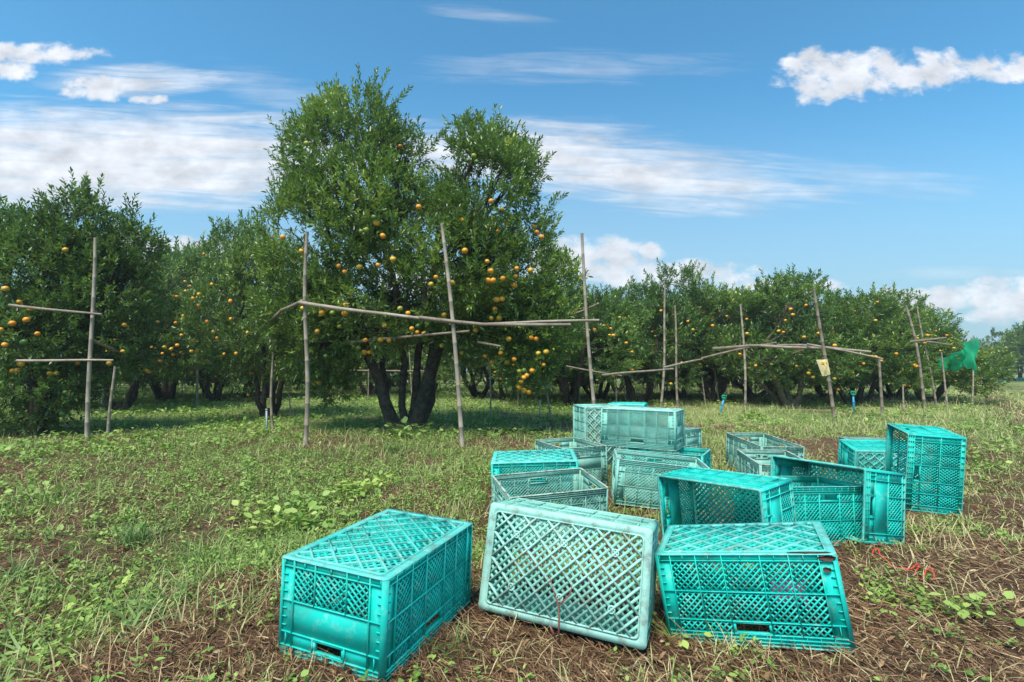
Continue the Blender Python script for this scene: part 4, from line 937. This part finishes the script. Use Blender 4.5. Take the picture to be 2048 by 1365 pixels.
def rail(pts, r0, label, ties=(), bend=.004):
    P3 = [at(*p) for p in pts]; n = len(P3); cum = [0]
    for a, b in zip(P3, P3[1:]): cum.append(cum[-1] + np.linalg.norm(b - a))
    o = bamboo('bamboo_rail', P3[0], P3[-1], r0, label, 'rail', bend, 'bamboo rails tied across the poles', [(c / cum[-1], p) for c, p in zip(cum[1:-1], P3[1:-1])], bury=0)
    for tp in ties:
        c = at(*tp); mb = MB()
        for k in range(3):
            a = np.array([math.cos(.6 + k * .15), .1 * k, math.sin(.6 + k * .15)]); mb.tube([(math.cos(u) * (r0 * 2.1) * a[0] - 0, -math.sin(u) * r0 * 2.3, math.cos(u) * r0 * 2.1 * a[2] + .004 * k) for u in np.linspace(0, 6.28, 13)], .0035, 5)
        t = mb.build('tie', M['twine'], o); t.location = Vector(c) - o.location
D2 = gp(611, 890)[1]; DL = gp(174, 884)[1]
rail([(20, 611, DL - .25), (202, 629, DL - .06)], .020, 'upper rail tied across the crooked pole at the left', [(188, 628, DL)])
rail([(35, 722, DL - .3), (225, 721, DL - .06)], .018, 'lower rail tied across the crooked pole at the left', [(181, 721, DL)])
rail([(183, 679, DL + .05), (256, 713, DL + 1.3)], .020, 'dark rail running back from the crooked pole at the left')
rail([(600, 606, D2 - .07), (700, 622, D2 - .1), (905, 646, D2 - .12)], .026, 'left length of the long front rail across the tallest tree', [(613, 608, D2)])
rail([(840, 636, D2 - .15), (960, 648, D2 - .19), (1140, 650, D2 - .16)], .026, 'pale middle length of the long front rail', [(903, 645, D2 - .05)])
rail([(950, 650, D2 - .12), (1060, 645, D2 - .08), (1197, 641, D2 - .02)], .022, 'right length of the long front rail ending at the tall pole', [(1184, 642, D2 + .05)])
rail([(604, 603, D2 - .05), (565, 618, D2 + .4), (541, 642, D2 + .9)], .026, 'curved branch bending from the straight pole to the short pole')
rail([(530, 677, 8.1), (645, 684, 7.7)], .020, 'low rail behind the straight pole')
rail([(378, 684, 12.6), (512, 680, 11.4)], .026, 'far rail resting on the thin pale pole at the left')
rail([(690, 686, 7.4), (845, 672, 7.1), (937, 663, 6.45)], .022, 'lower rail sloping under the crown of the tallest tree')
rail([(956, 685, 7.0), (1000, 693, 6.9)], .020, 'short stub of rail right of the leaning pole')
rail([(1135, 633, 7.6), (1196, 608, 6.5)], .020, 'rail running back from the tall pole behind the heap')
rail([(1205, 751, 9.6), (1346, 738, 10.6)], .024, 'thick rail behind the raised pale crate')
rail([(1133, 733, 12.0), (1243, 752, 12.2)], .022, 'thin rail left of the thick rail behind the heap')
rail([(1426, 698, 11.9), (1500, 691, 11.7), (1600, 690, 11.4), (1683, 698, 11.2)], .036, 'longest bowed rail between the wavy pole and the bag pole', [(1488, 692, 12)])
rail([(1520, 692, 11.5), (1640, 696, 11.2), (1741, 704, 10.9)], .032, 'second bowed rail just under the longest one')
rail([(1404, 717, 12.8), (1480, 698, 11.9), (1552, 686, 11.5)], .030, 'rail slanting up to the right onto the wavy pole')
rail([(1330, 735, 11.3), (1404, 719, 12.6)], .026, 'rail joining the grey pole to the slanting rail')
rail([(1615, 689, 11.2), (1690, 702, 10.8), (1765, 718, 10.6)], .026, 'rail slanting down to the right onto the short pole')
rail([(1822, 684, 11.4), (1892, 676, 11.0)], .030, 'short rail across the two leaning poles at the right end')
rail([(1855, 684, 11.8), (1900, 690, 12.6)], .022, 'thin dark rail behind the two leaning poles')
rail([(670, 742, 12.8), (860, 743, 12.6)], .024, 'far rail seen between the trunks of the tallest tree')
rail([(1640, 741, 20), (1900, 742, 21)], .020, 'far thin rail in the shade right of the bag pole')
# many thin far stakes under the canopy
fp = random.Random(9)
for k in range(64):
    d = fp.uniform(15, 30); px = fp.uniform(10, 1930)
    if px > 1180 and d < 18: d += 5
    x = (px - 1024) / F * d; a = np.array([x, d, float(ground(x, d)) - .02]); h = fp.uniform(.8, 1.9)
    bamboo('bamboo_pole', a, a + np.array([fp.uniform(-.15, .15), fp.uniform(-.1, .1), h]), .020, 'thin stake standing in the shade under the far trees', 'pole', .01, 'thin stakes in the shade under the far trees', bury=.05)

# ------------------------------------------------------------------ small things
def sprinkler(bp, tp, label):
    a = gp(*bp); a[2] = float(ground(a[0], a[1])); b = at(*tp, a[1]); t = empty('sprinkler', tuple(a)); b = b - a; l = np.linalg.norm(b); d = b / l
    mb = MB(); mb.tube([-.05 * d, d * l * .80], .022, 10); mb.tube([d * l * .45, d * l * .50], .028, 10); mb.build('pipe', M['blue_pipe'], t, True)
    h = MB(); h.tube([d * l * .78, d * l * .84, d * l * .88], [.034, .052, .052], 12)
    for s in (-1, 1): h.tube([d * l * .86 + (s * .045, 0, 0), d * l * 1.0 + (s * .05, 0, 0)], .010, 6)
    h.tube([d * l * .99 + (-.055, 0, 0), d * l * .99 + (.055, 0, 0)], .014, 6); h.tube([d * l * .88, d * l * .95], [.012, .02], 8); h.tube([d * l * .95, d * l * .965], [.042, .042], 10)
    h.build('sprinkler_head', M['green_cap'], t, True); tagit(t, label, 'sprinkler', 'garden sprinklers on blue pipes')
sprinkler((1441, 827), (1449, 791), 'tilted blue pipe sprinkler with green head left of the wavy pole')
sprinkler((1708, 824), (1706, 783), 'upright blue pipe sprinkler with green head right of the bag pole')
def pipe(bp, tp, label):
    a = gp(*bp); b = at(*tp, a[1]); mb = MB(); mb.tube([(0, 0, -.05), b - a], .014, 8); mb.tube([(b - a) * .96, (b - a) * 1.02], .019, 8); o = mb.build('irrigation_pipe', M['pale_pipe'], None, True, loc=tuple(a)); tagit(o, label, 'pipe', 'pale irrigation pipes')
pipe((534, 864), (533, 819), 'short pale pipe in the grass left of the short pole'); pipe((1079, 836), (1080, 801), 'short pale pipe left of the stake by the hanging fruit')
# bag on the pole
def bag():
    d = gp(1669, 837)[1] - .06; C4 = [at(1632, 720, d), at(1655, 719, d), at(1661, 750, d), at(1645, 753, d)]; loc = C4[0].copy(); mb = MB(); n = 8; V = []
    for z in (0, 1):
        for j in range(n + 1):
            for i in range(n + 1):
                u, v = i / n, j / n; p = (C4[0] * (1 - u) + C4[1] * u) * (1 - v) + (C4[3] * (1 - u) + C4[2] * u) * v - loc
                b = .035 * math.sin(math.pi * u) * math.sin(math.pi * v) + .008 * math.sin(u * 9 + v * 7); V.append(p + np.array([0, -b if z == 0 else b * .6 + .004, 0]))
    m = (n + 1) ** 2; Fs = [(j * (n + 1) + i, j * (n + 1) + i + 1, (j + 1) * (n + 1) + i + 1, (j + 1) * (n + 1) + i) for j in range(n) for i in range(n)]; Fs += [tuple(k + m for k in f[::-1]) for f in Fs]
    mb.add(V, Fs); o = mb.build('paper_bag', M['bag_paper'], None, True, loc=tuple(loc)); tagit(o, 'cream coloured bag with a yellow patch hanging on the thick leaning pole', 'bag')
    pt = MB(); pts = [at(1642, 725, d - .045), at(1655, 724, d - .045), at(1651, 727, d - .048), at(1652, 735, d - .05), at(1648, 728, d - .048)]; V = [p - loc for p in pts] + [p - loc + np.array([0, .012, 0]) for p in pts]
    pt.add(V, [tuple(range(5)), (9, 8, 7, 6, 5)] + [(i, (i + 1) % 5, 5 + (i + 1) % 5, 5 + i) for i in range(5)]); pt.build('yellow_patch', M['yellow_mark'], o)
bag()
# green net
def netm(t, out):
    p = principled(t, None, (.01, .48, .24), .6, .3); tr = t.nodes.new('ShaderNodeBsdfTransparent'); tl = t.nodes.new('ShaderNodeBsdfTranslucent'); tl.inputs[0].default_value = (.02, .62, .28, 1)
    m1 = t.nodes.new('ShaderNodeMixShader'); m1.inputs[0].default_value = .45; t.links.new(p.outputs[0], m1.inputs[1]); t.links.new(tl.outputs[0], m1.inputs[2])
    m = t.nodes.new('ShaderNodeMixShader'); m.inputs[0].default_value = .14; t.links.new(m1.outputs[0], m.inputs[1]); t.links.new(tr.outputs[0], m.inputs[2]); t.links.new(m.outputs[0], out.inputs[0])
M['net'] = smat('green_shade_net', netm)
def net():
    d = gp(1944, 812)[1]; top = [at(1876, 718, d + .5), at(1912, 700, d + .0), at(1947, 676, d)]; bot = [at(1884, 746, d + .9), at(1910, 728, d + .2), at(1948, 742, d)]; n, m = 26, 12; V = []
    def cv(c, u): return c[0] * (1 - u) ** 2 + 2 * c[1] * u * (1 - u) + c[2] * u * u
    loc = top[2].copy()
    for j in range(m + 1):
        for i in range(n + 1):
            u, v = i / n, j / m; p = cv(top, u) * (1 - v) + cv(bot, u) * v; p = p + np.array([.02 * math.sin(v * 9 + u * 5), .12 * math.sin(u * 17 + v * 2) + .05 * math.sin(u * 31 - v * 6), (.07 * math.sin(u * 11) + .04 * math.sin(u * 37)) * v - .10 * math.sin(math.pi * u) * (1 - v)]); V.append(p - loc)
    Fs = [(j * (n + 1) + i, j * (n + 1) + i + 1, (j + 1) * (n + 1) + i + 1, (j + 1) * (n + 1) + i) for j in range(m) for i in range(n)]
    mb = MB(); mb.add(V, Fs); o = mb.build('shade_net', M['net'], None, True, loc=tuple(loc)); tagit(o, 'sheer green shade net draped from the last pole at the right end of the orchard', 'net')
net()
# red strap, sticks, stones, pink scrap
def ground_tube(name, px, rad, mat, label, cat, lift=.015, hump=None, sides=6):
    P3 = []
    for i, p in enumerate(px):
        q = gp(*p[:2]); q[2] = float(ground(q[0], q[1])) + lift + (p[2] if len(p) > 2 else 0); P3.append(q)
    mb = MB(); l = P3[0].copy(); Q = [p - l for p in P3]; S = []
    for i in range(len(Q) - 1):
        a, b, c, e = Q[max(i - 1, 0)], Q[i], Q[i + 1], Q[min(i + 2, len(Q) - 1)]
        for k in range(5):
            t = k / 5; S.append(.5 * ((2 * b) + (-a + c) * t + (2 * a - 5 * b + 4 * c - e) * t * t + (-a + 3 * b - 3 * c + e) * t ** 3))
    S.append(Q[-1]); R0 = [rad * (.7 + .3 * math.sin(math.pi * i / len(S))) for i in range(len(S))]
    mb.tube(S, R0, sides); o = mb.build(name, mat, None, True, loc=tuple(l)); tagit(o, label, cat); return o
ground_tube('plastic_strap', [(1757, 1143), (1747, 1136), (1748, 1130, .01), (1757, 1129, .01), (1762, 1136), (1775, 1145), (1790, 1154, -.02), (1805, 1162), (1822, 1165), (1835, 1160, .01), (1839, 1163, .005), (1830, 1166, -.02), (1845, 1186), (1853, 1174, .01), (1862, 1170, .015), (1870, 1178, .01), (1866, 1188)], .0035, M['red_strap'], 'thin red plastic strap curled in the dry grass right of the crates', 'strap')
ground_tube('stick', [(1580, 1312), (1605, 1300), (1632, 1298)], .010, M['dead_wood'], 'flat grey stick on the soil in front of the leaning teal crate', 'stick')
ground_tube('stick', [(1620, 1290), (1640, 1284), (1655, 1272, .02)], .005, M['red_stem'], 'small reddish twig behind the flat grey stick', 'stick')
ground_tube('stick', [(1230, 1352), (1280, 1325), (1310, 1312)], .005, M['bark_light'], 'light brown stick lying at the bottom in front of the tipped pale crate', 'stick')
ground_tube('stick', [(130, 1275), (230, 1225), (330, 1180)], .003, M['bark_light'], 'long dry stalk lying across the left foreground', 'stick')
def stem():
    t = MB(); a = gp(1117, 1282); d = a[1] - .03; pts = [at(1117, 1285, d), at(1118, 1240, d), at(1117, 1212, d + .01), at(1108, 1185, d + .01), at(1099, 1152, d + .01)]; l = pts[0].copy(); t.tube([p - l for p in pts], [.004, .0035, .003, .0022, .0012], 6)
    pts = [at(1117, 1212, d), at(1140, 1190, d), at(1145, 1165, d)]; t.tube([p - l for p in pts], [.003, .0025, .001], 6); pts = [at(1112, 1280, d - .02), at(1104, 1262, d - .03), at(1100, 1252, d - .03)]; t.tube([p - l for p in pts], [.003, .004, .002], 6)
    o = t.build('dead_weed_stem', M['red_stem'], None, True, loc=tuple(l)); tagit(o, 'forked reddish dead stem standing against the bottom of the tipped pale crate', 'stem')
stem()
def stone(px, py, s, label):
    q = gp(px, py); r = np.random.RandomState(int(px)); V = []; ns, nl = 8, 6
    for i in range(nl + 1):
        for k in range(ns):
            th = math.pi * i / nl; a = 6.283 * k / ns; j = 1 + r.uniform(-.15, .15); V.append((s * math.sin(th) * math.cos(a) * j, s * .8 * math.sin(th) * math.sin(a) * j, s * .6 * math.cos(th)))
    Fs = [(i * ns + k, (i + 1) * ns + k, (i + 1) * ns + (k + 1) % ns, i * ns + (k + 1) % ns) for i in range(nl) for k in range(ns)]
    mb = MB(); mb.add(V, Fs); o = mb.build('pebble', M['white_stone'], None, True, loc=(q[0], q[1], float(ground(q[0], q[1])) + s * .45)); tagit(o, label, 'pebble')
stone(968, 1292, .009, 'small whitish pebble in the straw between the two nearest crates'); stone(1683, 1103, .009, 'small whitish pebble left of the foot of the side lying crate')
def scrap():
    p0 = np.array([1.02, 1.90, 0.]); p0[2] = float(ground(p0[0], p0[1])) + .06; n = 10; V = []
    for j in range(n + 1):
        for i in range(n + 1):
            u, v = i / n - .5, j / n - .5; V.append((u * .13, v * .05 + .01 * math.sin(u * 40), .06 * math.cos(v * 3) + .025 * math.sin(u * 25 + v * 9)))
    Fs = [(j * (n + 1) + i, j * (n + 1) + i + 1, (j + 1) * (n + 1) + i + 1, (j + 1) * (n + 1) + i) for j in range(n) for i in range(n)]
    mb = MB(); mb.add(V, Fs); o = mb.build('plastic_scrap', M['pink'], None, True, loc=tuple(p0)); tagit(o, 'crumpled pink plastic scrap lying inside the leaning teal crate', 'litter')
scrap()

# ------------------------------------------------------------------ the air
def haze():
    mb = MB(); mb.box(-150, 150, -30, 130, -1.5, 12)
    def b(t, out):
        v = t.nodes.new('ShaderNodeVolumePrincipled'); v.inputs['Color'].default_value = (.90, .94, 1.0, 1); v.inputs['Density'].default_value = HAZE; v.inputs['Anisotropy'].default_value = .2
        t.links.new(v.outputs[0], out.inputs['Volume'])
    o = mb.build('haze', smat('haze_air', b)); tagit(o, 'thin humid air that pales the far trees', 'haze', kind='stuff')
HAZE = .0014
haze()
